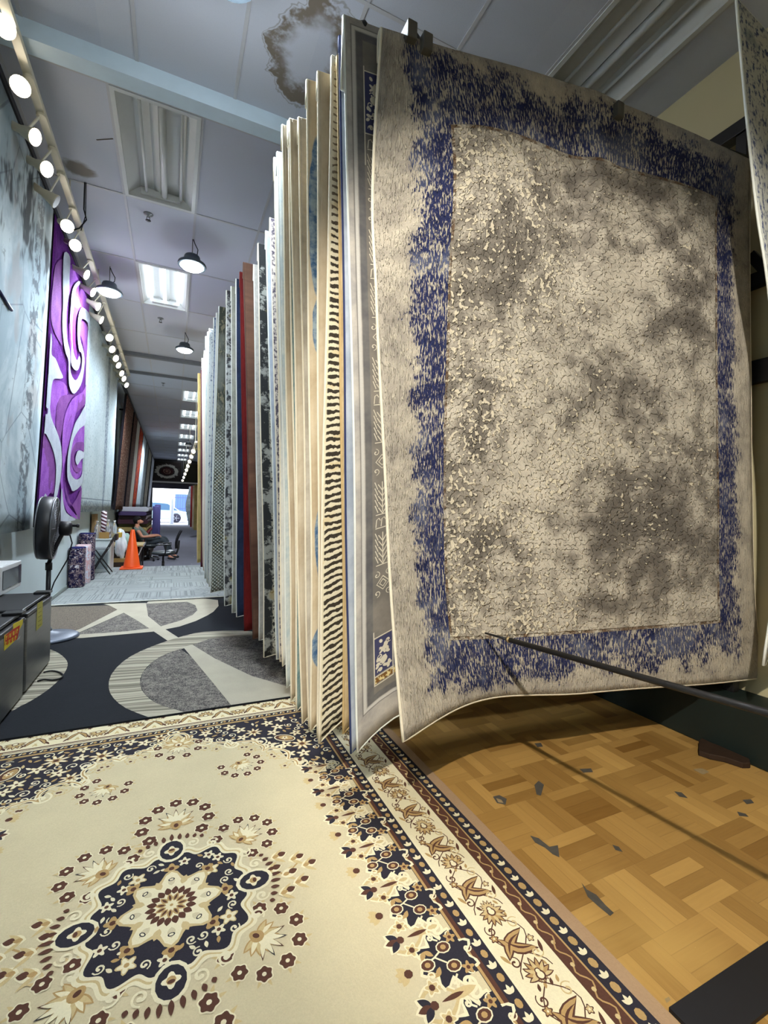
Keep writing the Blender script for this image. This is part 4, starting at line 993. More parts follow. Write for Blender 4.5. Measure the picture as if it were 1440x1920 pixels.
c = g.mix(g.ss(.4, .62, a), lin(162, 180, 190), lin(206, 218, 222)); c = g.mix(g.ss(.60, .68, b)*g.ss(.45, .6, a)*.8, c, lin(120, 122, 128))
c = g.mix((1-g.ss(.004, .012, cr))*.5, c, lin(92, 98, 112)); c = g.mix(g.ss(.55, .62, g.noise(g.sc(u, (1, .7, 1), (3, 1, 0)), 1.3, 3, .6))*.45, c, lin(168, 152, 148))
dk = g.ss(.52, .6, g.noise(g.sc(u, (1, .6, 1), (1.7, .2, 0)), 1.6, 4, .7))*(1-g.ss(.75, 1.35, y)); c = g.mix(dk*.9, c, lin(52, 54, 58))
col_ = 1-g.ss(.10, .16, g.m('ABSOLUTE', x-1.98)); c = g.mix(col_*g.ss(.46, .56, b)*.8, c, lin(84, 90, 98))
c = g.mix(f*.25, c, lin(130, 142, 152)); g.bump(f*.5+b*.5, .5, .005); M_WALL1 = g.out(c)
E1 = plain('pale_green_edge', (190, 206, 196), .85, .1); BLK = plain('black_rug_side', (22, 20, 26), .8, .1)
pb = on_left(64, 990)
wall_rug('wall_rug', 'pale grey-blue worn rug on the left wall, nearest the camera', 3.2, pb.y-.03, EYE-.28, pb.z, M_WALL1, E1, lean=(0, lean_of((64, 990), (97, 470))))
# purple swirl shag
g = G('violet_shag', .95, .05); p = g.geo(); f = g.noise(p, 90, 3, .75); n1 = g.noise(p, 7, 3, .6)
def shag(name, lo, hi):
    g = G(name, .95, .05); p = g.geo(); f = g.noise(p, 95, 3, .8); n1 = g.noise(p, 6, 4, .65)
    c = g.mix(g.ss(.3, .7, f*.55+n1*.45), lin(*lo), lin(*hi)); g.bump(f+n1*.5, .9, .012); return g.out(c)
SV, SP, SL, SD = shag('violet_shag_pile', (122, 58, 164), (176, 112, 206)), shag('plum_shag_pile', (112, 60, 132), (148, 92, 164)), shag('silver_lilac_shag', (168, 176, 194), (204, 210, 222)), shag('deep_purple_shag', (76, 24, 108), (132, 66, 166))
qb, rb = on_left(67, 989), on_left(150, 963)
LQ, LR = lean_of((67, 989), (97, 480)), lean_of((150, 963), (167, 560))
purple = wall_rug('wall_rug', 'purple shag rug with silver swirls and a black edge on the left wall', qb.y+.02, rb.y, qb.z, rb.z, SD, BLK, th=.035, lean=(LQ, LR))
D = Art()
def c6(pts): return [(a/5.82+60, b/5.82+430) for a, b in pts]
def c7(pts): return [(a/6+60, b/6+680) for a, b in pts]
SW = [(c6([(250, 380), (330, 330), (315, 500), (320, 800), (315, 1000), (330, 1250), (300, 1230), (220, 1080), (190, 900), (215, 600)]), 1, 0),
 (c6([(400, 420), (440, 400), (500, 560), (610, 780), (650, 930), (620, 980), (540, 850), (480, 860), (440, 800), (400, 700)]), 0, 0),
 (c7([(190, 190), (350, 225), (388, 345), (320, 385), (270, 500), (262, 720), (215, 620), (180, 400)]), 0, 0),
 (c7([(600, 240), (560, 330), (440, 410), (360, 560), (330, 720), (318, 900), (322, 1150), (335, 1380), (400, 1600), (500, 1760), (400, 1690), (300, 1400), (320, 1200), (345, 900), (380, 720), (430, 600), (480, 490), (590, 390)]), 0, 1),
 (c7([(320, 375), (440, 355), (470, 360), (420, 410), (350, 560), (320, 760), (290, 860), (262, 720), (272, 500)]), 1, 1),
 (c7([(590, 330), (590, 460), (480, 580), (430, 700), (380, 900), (360, 1100), (345, 1000), (370, 750), (420, 600), (500, 450)]), 1, 1),
 (c7([(575, 690), (572, 1010), (520, 985), (480, 1010), (470, 1090), (495, 1150), (530, 1100), (545, 1180), (520, 1280), (470, 1310), (420, 1230), (415, 1080), (430, 950), (470, 840)]), 0, 1),
 (c7([(565, 900), (565, 1000), (530, 970), (490, 980), (465, 1060), (470, 1120), (500, 1180), (535, 1190), (500, 1240), (460, 1200), (440, 1100), (450, 980), (490, 900)]), 1, 2),
 (c7([(70, 1050), (130, 960), (160, 1080), (210, 1260), (215, 1420), (170, 1500), (120, 1600), (70, 1680), (40, 1800), (60, 1500)]), 0, 1),
 (c7([(100, 790), (150, 830), (215, 960), (245, 1120), (240, 1350), (215, 1480), (180, 1400), (180, 1200), (130, 1000), (90, 960)]), 1, 1),
 (c7([(355, 1350), (385, 1500), (440, 1600), (545, 1400), (530, 1730), (500, 1750), (420, 1560)]), 1, 2),
 (c6([(480, 1080), (545, 1000), (600, 1060), (612, 1180), (600, 1330), (575, 1480), (555, 1450), (560, 1330), (540, 1200), (500, 1130)]), 1, 0),
 (c6([(395, 1540), (460, 1650), (520, 1550), (535, 1400), (500, 1290), (525, 1300), (545, 1400), (530, 1560), (470, 1660), (400, 1600)]), 0, 0),
 (c6([(330, 250), (395, 300), (390, 500), (385, 700), (362, 850), (355, 1000), (365, 1200), (392, 1330), (398, 1560), (460, 1645), (520, 1540), (532, 1400), (508, 1290), (500, 1220), (530, 1270), (558, 1400), (550, 1560), (518, 1700), (440, 1792), (380, 1700), (378, 1440), (350, 1350), (325, 1200), (312, 1000), (320, 800), (315, 500)]), 2, 3),
 (c6([(488, 560), (502, 590), (455, 650), (440, 800), (418, 950), (414, 1150), (424, 1330), (465, 1425), (490, 1380), (505, 1400), (508, 1450), (480, 1530), (430, 1522), (397, 1440), (405, 1250), (395, 1000), (400, 850), (412, 690), (440, 600)]), 2, 4),
 (c6([(530, 850), (590, 895), (626, 980), (612, 1130), (590, 1020), (530, 970), (505, 1020), (492, 1110), (505, 1200), (520, 1300), (495, 1330), (475, 1200), (476, 1000), (498, 890)]), 2, 4),
 (c6([(178, 1130), (192, 1230), (190, 1360), (240, 1410), (290, 1530), (318, 1620), (230, 1630), (205, 1670), (188, 1800), (180, 1930), (130, 1930), (150, 1700), (160, 1400)]), 2, 3),
 (c7([(150, 120), (205, 190), (195, 280), (180, 400), (200, 600), (262, 775), (300, 950), (302, 1200), (255, 1480), (215, 1560), (238, 1350), (246, 1140), (212, 950), (140, 800), (84, 790), (92, 570), (150, 580), (160, 480), (140, 300)]), 2, 3),
 (c7([(600, 450), (582, 670), (520, 740), (460, 845), (432, 950), (415, 1080), (420, 1230), (470, 1312), (522, 1282), (550, 1200), (546, 1342), (450, 1445), (420, 1390), (380, 1280), (374, 1100), (393, 950), (430, 800), (470, 680), (520, 595)]), 2, 4),
 (c7([(510, 985), (555, 1005), (572, 1055), (528, 1085), (490, 1150), (472, 1090), (488, 1010)]), 2, 4),
 (c7([(308, 1410), (330, 1550), (380, 1690), (465, 1765), (400, 1790), (315, 1808), (300, 1700), (296, 1520)]), 2, 3),
 (c7([(140, 1470), (160, 1540), (135, 1620), (95, 1660), (110, 1560)]), 2, 3)]
mb = MB()
def yz(px): q = on_left(*px); return (q.y, q.z)
for pts, ci, l in SW: D.poly(smooth([yz(q) for q in pts], 3), ci, l)
y_lo, y_hi = qb.y+.04, rb.y-.01
def onW(Y, Z, h):
    Z = min(max(Z, min(qb.z, rb.z)+.02), ZT-.02); t = (ZT-Z)/(ZT-ZB); lo = y_lo+LQ*(1-t); hi = y_hi+LR*(1-t); Y = min(max(Y, lo), hi)
    tt = (ZT-Z)/(ZT-qb.z)
    return (wall_x(Z)+.012*math.sin(Y*5.1)*tt+.004+h, Y, Z)
for pts, ci, l in D.items:          # cut the swirls finely enough to follow the rug
    bm = bmesh.new(); vs_ = [bm.verts.new((p[0], p[1], 0)) for p in pts]
    try:
        bm.faces.new(vs_); bmesh.ops.triangulate(bm, faces=bm.faces[:])
        bmesh.ops.subdivide_edges(bm, edges=[e for e in bm.edges if e.calc_length() > .25], cuts=2, use_grid_fill=True)
        bmesh.ops.triangulate(bm, faces=bm.faces[:])
        bm.verts.index_update()
        if sum(f.normal.z for f in bm.faces) < 0: bmesh.ops.reverse_faces(bm, faces=bm.faces[:])
        mb.add([onW(v.co.x, v.co.y, .0035*(l+1)) for v in bm.verts], [[v.index for v in f.verts] for f in bm.faces], ci)
    finally: bm.free()
sw = mb.build('swirl_pattern', [SV, SP, SL]); sw.parent = purple
# grey rug with a blue ornamental border, then darker ones
g = G('grey_blue_bordered_worn', .92, .08); u = g.uv(); x, y, z = g.sep(u)
a = g.noise(u, 2, 5, .7); b = g.noise(u, 24, 3, .7, .5); f = g.noise(u, 110, 2)
c = g.mix(a, lin(140, 158, 168), lin(206, 218, 222)); c = g.mix(g.ss(.55, .62, b)*.5, c, lin(108, 120, 130))
bd = (1-g.ss(.16, .17, g.m('ABSOLUTE', x-2.35))); o_ = g.ss(.48, .54, g.noise(g.sc(u, (1, 1, 1), (2, 2, 0)), 16, 3, .6, 1.2)); c = g.mix(bd*(.35+o_*.5), c, lin(84, 96, 118))
bot = g.ss(2.62, 2.64, y)*(1-g.ss(2.86, 2.87, y)); c = g.mix(bot*o_*.6, c, lin(96, 108, 130)); ln = 1-g.ss(.006, .014, g.m('ABSOLUTE', y-2.6)); c = g.mix(ln*.7, c, lin(84, 92, 110))
c = g.mix(f*.25, c, lin(120, 128, 130)); g.bump(f*.5+b*.5, .5, .005); M_WALL2 = g.out(c)
gr = on_left(208, 957)
wall_rug('wall_rug', 'grey worn rug with a blue border band, right beside the purple swirl rug', rb.y+.03, gr.y, rb.z+.02, gr.z, M_WALL2, E1, lean=(LR, lean_of((208, 957), (222, 700))))
def ornate(name, dark, mid, light, s1=7, s2=30):
    g = G(name, .92, .08); u = g.uv(); a = g.vor(u, s1, 'F1'); b = g.noise(u, s2, 3, .7, .8); f = g.noise(u, 120, 2)
    c = g.mix(g.ss(.45, .55, b), lin(*dark), lin(*mid)); c = g.mix(g.ss(.56, .62, g.noise(g.sc(u, (1, 1, 1), (3, 5, 0)), s2*.8, 3, .7, .6))*.8, c, lin(*light))
    c = g.mix((1-g.ss(.22, .26, a))*.5, c, lin(*dark)); g.bump(f, .4, .004); return g.out(c)
O1 = ornate('brown_ornate_pile', (58, 26, 24), (96, 66, 54), (170, 156, 134)); O2 = ornate('dark_brown_ornate', (44, 24, 24), (82, 56, 46), (122, 100, 82))
O3 = plain('cream_flat_pile', (186, 182, 172), .9, .1); O4 = ornate('red_blue_multi', (130, 26, 18), (186, 76, 24), (36, 44, 96), 4, 7)
O5 = silk('ice_wall_pile', (150, 168, 180), (206, 214, 218), 6); O6 = silk('grey_wall_pile', (104, 114, 120), (148, 156, 158), 5); O7 = silk('linen_wall_pile', (150, 142, 124), (190, 182, 162), 5); O8 = silk('white_wall_pile', (186, 190, 204), (222, 226, 232), 5)
WR = [(215, 231, 956, O1, 'dark red-brown ornate rug with a black edge on the left wall'), (232.5, 240, 963, O2, 'dark brown patterned rug hanging lowest on the left wall'),
      (240.8, 246.5, 952, O3, 'plain cream rug between the dark brown and the red patterned one'), (247, 254, 951, O4, 'red rug with orange and blue shapes on the left wall'),
      (254.8, 261.5, 951, O5, 'ice white rug on the left wall just past the red one'), (262.5, 267, 952, O6, 'slate grey rug far along the left wall'),
      (268, 274, 948, O7, 'linen coloured rug far along the left wall'), (275.5, 282, 948, O8, 'last whitish rug on the left wall towards the street')]
for x0, x1, yb, m_, lab in WR:
    a, b = on_left(x0, yb), on_left(x1, yb-1)
    z_ = max(EYE-.40, min(EYE-.02, a.z)); d0, d1 = sight(x0, 952), sight(x1, 952)
    ya, yb_ = d0[1]/d0[0]*wall_x(z_), d1[1]/d1[0]*wall_x(z_)
    wall_rug('wall_rug', lab, ya, min(yb_, 30.3), z_, z_, m_, BLK, th=.05)
rl = thing('wall_rug_rail', 'long black rail above the rugs on the left wall', 'rug rail', (XT, 3, ZT))
mb = MB(); mb.box(XT-.05, XT+.012, 2.6, 30.4, ZT+.005, ZT+.055); part(mb, 'bar', ROPE, rl)
for Y in (3.0, 5.5, 7.9, 11.6, 14.9, 19, 24, 29):
    mb = MB(); mb.box(WXL, XT-.05, Y-.02, Y+.02, ZT+.01, ZT+.05); part(mb, 'bracket', ROPE, rl)
q0, q1 = on_left(-6, 544), on_left(18, 581)
mb = MB(); mb.tube([(q0.x+.012, q0.y, q0.z), (q1.x+.012, q1.y, q1.z)], .011, 8); solo(mb, 'hook_rod', plain('navy_rod', (22, 20, 60), .5, .3), 'short dark rod lying against the near pale rug', 'rod')

# ================================================================== CEILING THINGS
WHITE_M = plain('white_enamel', (206, 208, 206), .4, .4, 0, .04)
def troffer(x0, x1, y0, y1, lit, label, group=None):
    t = thing('ceiling_troffer', label, 'ceiling light', ((x0+x1)/2, (y0+y1)/2, CEIL), group)
    mb = MB(); w = .03
    for a in ((x0, x0+w, y0, y1), (x1-w, x1, y0, y1), (x0+w, x1-w, y0, y0+w), (x0+w, x1-w, y1-w, y1)): mb.box(*a, CEIL-.012, CEIL+.012)
    part(mb, 'frame', WHITE_M, t)
    mb = MB(); X = [x0+w, x0+w+.1, (x0+x1)/2-.06, (x0+x1)/2, (x0+x1)/2+.06, x1-w-.1, x1-w]; Z = [CEIL+.01, CEIL+.1, CEIL+.1, CEIL+.055, CEIL+.1, CEIL+.1, CEIL+.01]
    for k in range(6): mb.add([(X[k], y0+w, Z[k]), (X[k+1], y0+w, Z[k+1]), (X[k+1], y1-w, Z[k+1]), (X[k], y1-w, Z[k])], [(0, 1, 2, 3)])
    for Y in (y0+w, y1-w): mb.add([(X[k], Y, Z[k]) for k in range(7)], [tuple(range(7))])
    part(mb, 'reflector', WHITE_M, t)
    cx = (x0+x1)/2
    for k, dx in enumerate((-.17, 0, .17) if lit else (-.12, .03, .17)):
        mb = MB(); r = .019 if lit else (.012, .026, .012)[k]
        zc = CEIL+.045
        mb.tube([(cx+dx, y0+w+.03, zc), (cx+dx, y1-w-.03, zc)], r, 10)
        part(mb, 'tube', glow('lit_fluorescent_tube', (.80, .90, 1.0), 4.5) if lit else WHITE_M, t)
    for Y in (y0+w+.02, y1-w-.02):
        mb = MB(); mb.box(x0+w+.1, x1-w-.1, Y-.012, Y+.012, CEIL+.02, CEIL+.07); part(mb, 'lamp_holder', WHITE_M, t)
    return t
HOLES = []
def T_(ix, k, lit, lab, grp=None):
    x0 = .134+.61*ix; y0 = 3.66+1.24*k; HOLES.append((x0, x0+.61, y0, y0+1.24)); troffer(x0+.008, x0+.602, y0+.008, y0+1.232, lit, lab, grp)
T_(-1, 0, False, 'unlit fluorescent ceiling troffer just beyond the beam')
T_(-1, 2, True, 'brightly lit three-tube troffer beside the nearest hanging lamp')
ordn = ['first', 'second', 'third', 'fourth', 'fifth', 'sixth', 'seventh', 'eighth']
for i, k in enumerate((7, 9, 11, 13, 15, 17, 19, 21)):
    T_(0, k, True, 'lit troffer in the distant ceiling row, %s counting towards the street' % ordn[i], 'lit troffers in the distant ceiling row')
HOLES.append((2.16, 2.77, 1.2, 2.43)); troffer(2.168, 2.762, 1.208, 2.422, False, 'unlit troffer above the front rug at upper right')
bpy.data.objects.remove(bpy.data.objects['ceiling'], do_unlink=True); bpy.data.objects.remove(bpy.data.objects['trim_4'], do_unlink=True)
mb = MB(); bars = MB()
def cells(xs, ys):
    for i in range(len(xs)-1):
        for j in range(len(ys)-1):
            if any(h[0]-.02 < (xs[i]+xs[i+1])/2 < h[1]+.02 and h[2]-.02 < (ys[j]+ys[j+1])/2 < h[3]+.02 for h in HOLES): continue
            mb.add([(xs[i], ys[j], CEIL), (xs[i], ys[j+1], CEIL), (xs[i+1], ys[j+1], CEIL), (xs[i+1], ys[j], CEIL)], [(0, 1, 2, 3)])
    for X in xs[1:-1]: bars.box(X-.011, X+.011, ys[0], ys[-1], CEIL-.005, CEIL-.0005)
    for Y in ys[1:-1]: bars.box(xs[0], xs[-1], Y-.011, Y+.011, CEIL-.006, CEIL-.0008)
xs_near = [WXL-.1]+[2.16+.61*k for k in range(-5, 2)]+[4.4]; ys_near = [YB]+[1.2-1.23*k for k in (4, 3, 2, 1)]+[1.2, 2.43, 3.46]
ys_near = sorted(v for v in ys_near if v >= YB)
cells(xs_near, ys_near); cells([WXL-.1]+[.134+.61*k for k in range(-2, 6)]+[4.4], [3.46, 3.66]+[3.66+1.24*k for k in range(1, 22)]+[YF+.2])
mb.add([(WXL-.2, YB-.2, CEIL+.14), (4.5, YB-.2, CEIL+.14), (4.5, YF+.3, CEIL+.14), (WXL-.2, YF+.3, CEIL+.14)], [(0, 1, 2, 3)])  # sheet above the tiles, added to block light from outside
mb.build('ceiling', tile_m)['kind'] = 'structure'
bars.build('trim_4', bar_m)['kind'] = 'structure'

lamp_dark = plain('grey_lamp_housing', (78, 88, 96), .45, .4, .3)
cable_m = plain('black_cable', (24, 24, 28), .6, .2)
def pendant(x, y, z, label):
    t = thing('pendant_lamp', label, 'hanging lamp', (x, y, z), 'round hanging lamps over the aisle')
    mb = MB(); mb.lathe([(.14, 0), (.145, .012), (.14, .03), (.115, .045), (.085, .06), (.08, .10), (.072, .115), (.02, .118)], (x, y, z), n=28); part(mb, 'housing', lamp_dark, t)
    mb = MB(); mb.lathe([(0, -.036), (.06, -.033), (.10, -.018), (.128, .006)], (x, y, z), n=28); part(mb, 'lens', glow('lamp_lens', (.84, .95, 1.0), 30), t)
    mb = MB(); mb.tube([(x, y, z+.115), (x, y, CEIL)], .004, 6); part(mb, 'hanger', cable_m, t)
    mb = MB(); mb.tube([(x+.01, y, z+.115), (x+.05, y+.01, z+.15), (x+.055, y+.01, z+.2), (x+.02, y, z+.26), (x+.006, y, z+.30)], .005, 6); part(mb, 'cord', cable_m, t)
PENDS = [(.127, 5.367, EYE+2.6, 'round hanging lamp nearest the camera of those seen whole'), (.115, 8.276, EYE+2.6, 'round hanging lamp farther down the aisle, over the far end of the rack'), (-.76, 6.45, EYE+2.58, 'bright hanging lamp close to the ceiling behind the spotlight track'), (.20, 2.40, EYE+2.66, 'hanging lamp glaring at the top edge of the photo')]
for pd in PENDS: pendant(*pd)
mb = MB(); mb.tube([(.45, 17.5, EYE+2.3), (.45, 17.5, CEIL)], .005, 6); mb.lathe([(.13, 0), (.10, .06), (.03, .12)], (.45, 17.5, EYE+2.2), n=20)
solo(mb, 'pendant_lamp', lamp_dark, 'dim hanging lamp in the far distance above the last rugs', 'hanging lamp', 'round hanging lamps over the aisle')
chrome = plain('sprinkler_metal', (120, 122, 126), .35, .5, .6)
for (px, py), lab in (((278, 408), 'sprinkler head below the unlit troffer'), ((301, 601), 'sprinkler head just beyond the bright troffer'), ((306, 721), 'sprinkler head farther away over the aisle')):
    q = at_z(px, py, CEIL-.035); t = thing('sprinkler_head', lab, 'sprinkler', (q.x, q.y, CEIL))
    mb = MB(); mb.lathe([(.045, 0), (.04, -.008), (.016, -.012), (.012, -.03)], (q.x, q.y, CEIL), n=14); part(mb, 'cup', chrome, t)
    mb = MB(); mb.tube([(q.x-.012, q.y, CEIL-.028), (q.x-.014, q.y, CEIL-.05), (q.x, q.y, CEIL-.062), (q.x+.014, q.y, CEIL-.05), (q.x+.012, q.y, CEIL-.028)], .003, 6); mb.lathe([(.0, 0), (.026, .002), (.0, .005)], (q.x, q.y, CEIL-.066), n=10); part(mb, 'deflector', plain('dark_metal', (50, 50, 54), .4, .5, .6), t)
for i, (p, lab) in enumerate((((159, 342), 'looped black cable dangling from the ceiling near the track'), )):
    q = at_z(p[0], p[1], CEIL)
    mb = MB(); mb.tube([q, q+Vector((.0, -.01, -.25)), q+Vector((.02, 0, -.33)), q+Vector((-.03, 0, -.42)), q+Vector((-.07, -.02, -.46))], .006, 6)
    mb.tube([q+Vector((.01, 0, 0)), q+Vector((.012, .0, -.30)), q+Vector((-.02, 0, -.44))], .004, 6)
    solo(mb, 'cable', cable_m, lab, 'cable')
# spotlight track
cream_w = plain('warm_white_enamel', (214, 208, 186), .4, .4, 0, .05)
TRX = -.90
tr = thing('light_track', 'long white ceiling track holding the row of spotlights by the left wall', 'track', (TRX, 3, EYE+2.76))
mb = MB(); mb.box(TRX-.025, TRX+.025, .6, 10.95, EYE+2.72, EYE+2.76); part(mb, 'rail', cream_w, tr)
for Y in (1.4, 3.2, 4.9, 6.6, 8.3, 10.0):
    mb = MB(); mb.tube([(TRX, Y, EYE+2.76), (TRX, Y, CEIL)], .006, 6); part(mb, 'hanger', cream_w, tr)
HEADS = [(8, 50), (38, 162), (65, 257), (87, 317), (105, 378), (126, 424), (141, 460), (162, 515), (174, 548), (184, 575), (190, 600), (205, 633), (210, 655), (217, 672), (222, 685), (228, 700), (232, 710), (237, 722)]
AIMS = [(.35, -.75, -.5), (.3, -.75, -.5), (.85, -.30, -.42), (.75, -.42, -.45), (.9, .1, -.45), (.4, -.7, -.5), (.5, -.7, -.45), (.85, -.15, -.4), (.85, -.15, -.4), (.85, -.12, -.4), (.9, -.05, -.4), (.5, -.65, -.5), (.7, -.5, -.4), (.7, -.5, -.4), (.75, -.4, -.4), (.75, -.4, -.4), (.75, -.4, -.4), (.75, -.4, -.4)]
spot_face = glow('warm_spot_lens', (1.0, .86, .66), 26)
places = ['nearest and cut by the left edge', 'second from the camera', 'third from the camera', 'fourth from the camera', 'fifth from the camera, unlit', 'sixth from the camera', 'seventh from the camera', 'eighth from the camera', 'ninth from the camera', 'tenth from the camera', 'eleventh from the camera', 'seventh from the far end', 'sixth from the far end', 'fifth from the far end', 'fourth from the far end', 'third from the far end', 'second from the far end', 'last at the far end']
def track_head(f, a, lab, lit, rail_x, rail_z, grp, sc_=1.0):
    a = Vector(a).normalized(); r = .055*sc_; t = thing('track_spotlight', lab, 'spotlight', f, grp)
    mb = MB(); mb.lathe([(.022*sc_, -.20*sc_), (.027*sc_, -.19*sc_), (.028*sc_, -.10*sc_), (.034*sc_, -.085*sc_), (r*.9, -.02*sc_), (r, -.004*sc_), (r, .004*sc_)], f, a, 20); cn = part(mb, 'can', cream_w, t)
    mb = MB(); mb.lathe([(0, .002), (r*.93, .001), (r*.97, .005)], f, a, 20); part(mb, 'lens', spot_face if lit else plain('dull_lamp_glass', (190, 192, 190), .2, .5), t)
    c = f-a*.05*sc_; mb = MB()
    for s in (-1, 1): mb.beam((rail_x, c.y+s*.0, rail_z), (c.x, c.y+.0, c.z+.03*sc_), .022*sc_, .006) if s < 0 else None
    mb.lathe([(.03*sc_, -.015), (.03*sc_, .015)], (rail_x, c.y, rail_z), (0, 0, 1), 12); part(mb, 'stem', cream_w, t)
SP = []
for (px, py), a, pl in zip(HEADS, AIMS, places):
    f = at_x(px, py, -.93); lit = 'unlit' not in pl
    track_head(f, a, 'white track spotlight %s' % pl, lit, TRX, EYE+2.72, 'spotlights on the near track')
    if lit: SP.append((f, Vector(a).normalized()))
# far track towards the street
ft = thing('light_track', 'short far track with bright spotlights before the street front', 'track', (.5, 14, EYE+1.62))
mb = MB(); mb.box(.47, .53, 12.6, 29.5, EYE+1.66, EYE+1.70); part(mb, 'rail', cream_w, ft)
for Y in (13, 18, 23, 28): mb = MB(); mb.tube([(.5, Y, EYE+1.7), (.5, Y, CEIL)], .008, 6); part(mb, 'hanger', cream_w, ft)
for i, Y in enumerate((13.2, 14.6, 16.2, 18, 20, 22.4, 25, 28)):
    track_head(Vector((.46, Y, EYE+1.50)), (-.45, -.75, -.5), 'spotlight on the far track, %s towards the street' % ordn[i], True, .5, EYE+1.66, 'spotlights on the far track')

# ================================================================== LEFT SIDE THINGS
blackp = plain('black_plastic', (26, 26, 30), .4, .4, 0, .1)
g = G('brushed_dark_steel', .32, .5, .55); p = g.obj(); n = g.noise(g.sc(p, (4, 4, 220)), 1, 2); c = g.mix(n, lin(96, 98, 98), lin(126, 128, 126)); steel_d = g.out(c)
FX = -.868
yellow = plain('yellow_paper', (212, 196, 60), .7, .2, 0, .1, 15); orange_p = plain('orange_print', (206, 110, 40), .7, .2, 0, .1, 15); redp = plain('red_print', (176, 50, 30), .7, .2); scrap = plain('torn_white_paper', (190, 190, 186), .8, .1)
ftop = at_x(50, 1146, FX).z
def fridge(y0, y1, h, label):
    t = thing('mini_fridge', label, 'fridge', ((FX+WXL)/2, (y0+y1)/2, .02))
    mb = MB(); mb.box(WXL+.02, FX-.055, y0+.01, y1-.01, .0213, h-.02); part(mb, 'cabinet', blackp, t, .006)
    mb = MB(); mb.box(WXL+.02, FX-.02, y0, y1, h-.02, h); part(mb, 'top', blackp, t, .008)
    mb = MB(); mb.box(FX-.05, FX, y0+.005, y1-.005, .035, h-.06); d = part(mb, 'door', steel_d, t, .010, 3)
    mb = MB(); mb.box(FX-.05, FX+.002, y0+.005, y1-.005, h-.058, h-.030); part(mb, 'handle', blackp, t, .006, sub=d)
    mb = MB(); mb.box(FX-.10, FX+.006, y1-.10, y1-.004, h+.0005, h+.018); part(mb, 'hinge_cap', blackp, t, .004)
    return t, d
t1, d1 = fridge(3.03, 3.722, ftop, 'dark steel mini fridge with the orange and yellow sticker')
t2, d2 = fridge(3.765, 4.452, ftop+.01, 'dark steel mini fridge with the plain yellow label, beside the fan')
def px_face(pts, mat, nm, par, root, off, X=FX):
    q = [at_x(px, py, X+off) for px, py in pts]; mb = MB(); mb.prism([(X+.0012, p.y, p.z) for p in q], (off, 0, 0)); return part(mb, nm, mat, root, sub=par)
px_face([(24.5, 1170), (43, 1160.5), (42, 1170), (36, 1181), (32, 1197), (7.5, 1220.5), (8, 1191), (24, 1181)], yellow, 'label', d1, t1, .001)
px_face([(10, 1191), (24, 1180), (37, 1172), (35, 1186), (31.5, 1199), (8.5, 1210)], redp, 'label_panel', d1, t1, .0016)
for rows, (y_a, y_b) in (((10.5, 34), (1192, 1177)), ((9.5, 31), (1203, 1190))):
    n_ = 7
    for k in range(n_):                                    # blocky orange characters of the warning sticker
        s0, s1 = k/n_+.015, (k+.72)/n_; xa, xb = rows[0]+(rows[1]-rows[0])*s0, rows[0]+(rows[1]-rows[0])*s1
        ya, yb2 = y_a+(y_b-y_a)*s0, y_a+(y_b-y_a)*s1
        q = [(xa, ya+1), (xa, ya+8.5), (xb, yb2+8.5), (xb, yb2+1)]
        if k % 3 == 0: q = [(xa, ya+1), (xa, ya+8.5), (xa+(xb-xa)*.45, ya+8.3), (xa+(xb-xa)*.45, ya+4.5), (xb, yb2+4.2), (xb, yb2+1)]
        px_face(q, orange_p if k % 2 else yellow, 'sticker_print', d1, t1, .0021)
px_face([(31, 1200), (38, 1192), (36.5, 1197), (32.5, 1200.5)], scrap, 'torn_paper', d1, t1, .0008)
px_face([(70, 1131.5), (80, 1126), (79, 1172), (67.5, 1183)], plain('faded_yellow_label', (176, 168, 84), .7, .2, 0, .12, 18), 'label', d2, t2, .001)
for k in range(5): px_face([(71.5, 1141+k*8), (77.5, 1137+k*8), (77.4, 1138.2+k*8), (71.4, 1142.2+k*8)], plain('faint_print', (130, 124, 60), .8), 'label_print', d2, t2, .0016)
# microwave
mwz = ftop+.0005
q = at_z(39, 1102.5, mwz); mx, my = q.x, q.y; mh = at_x(41.5, 1050, mx).z
t = thing('microwave', 'white microwave standing on the mini fridges', 'microwave', (mx-.15, my-.24, mwz+.012))
whitep = plain('white_plastic', (222, 224, 226), .35, .4, 0, .03)
zb = mwz+.022
mb = MB(); mb.box(WXL+.03, mx-.02, my-.50, my, zb, mh); part(mb, 'case', whitep, t, .008)
mb = MB(); mb.box(mx-.0195, mx, my-.50, my, zb, mh); dr = part(mb, 'door', whitep, t, .006)
mb = MB(); mb.box(mx+.0005, mx+.004, my-.47, my-.085, zb+.035, mh-.035); part(mb, 'window', plain('smoked_glass', (46, 50, 54), .12, .5), t, .003, sub=dr)
mb = MB(); mb.box(mx+.0005, mx+.004, my-.078, my-.012, zb+.03, mh-.03); part(mb, 'control_panel', plain('dark_panel', (38, 34, 60), .3, .4), t, .002)
for Y in (my-.45, my-.05):
    mb = MB(); mb.box(mx-.06, mx-.03, Y-.015, Y+.015, mwz+.011, zb+.001); part(mb, 'foot', blackp, t)
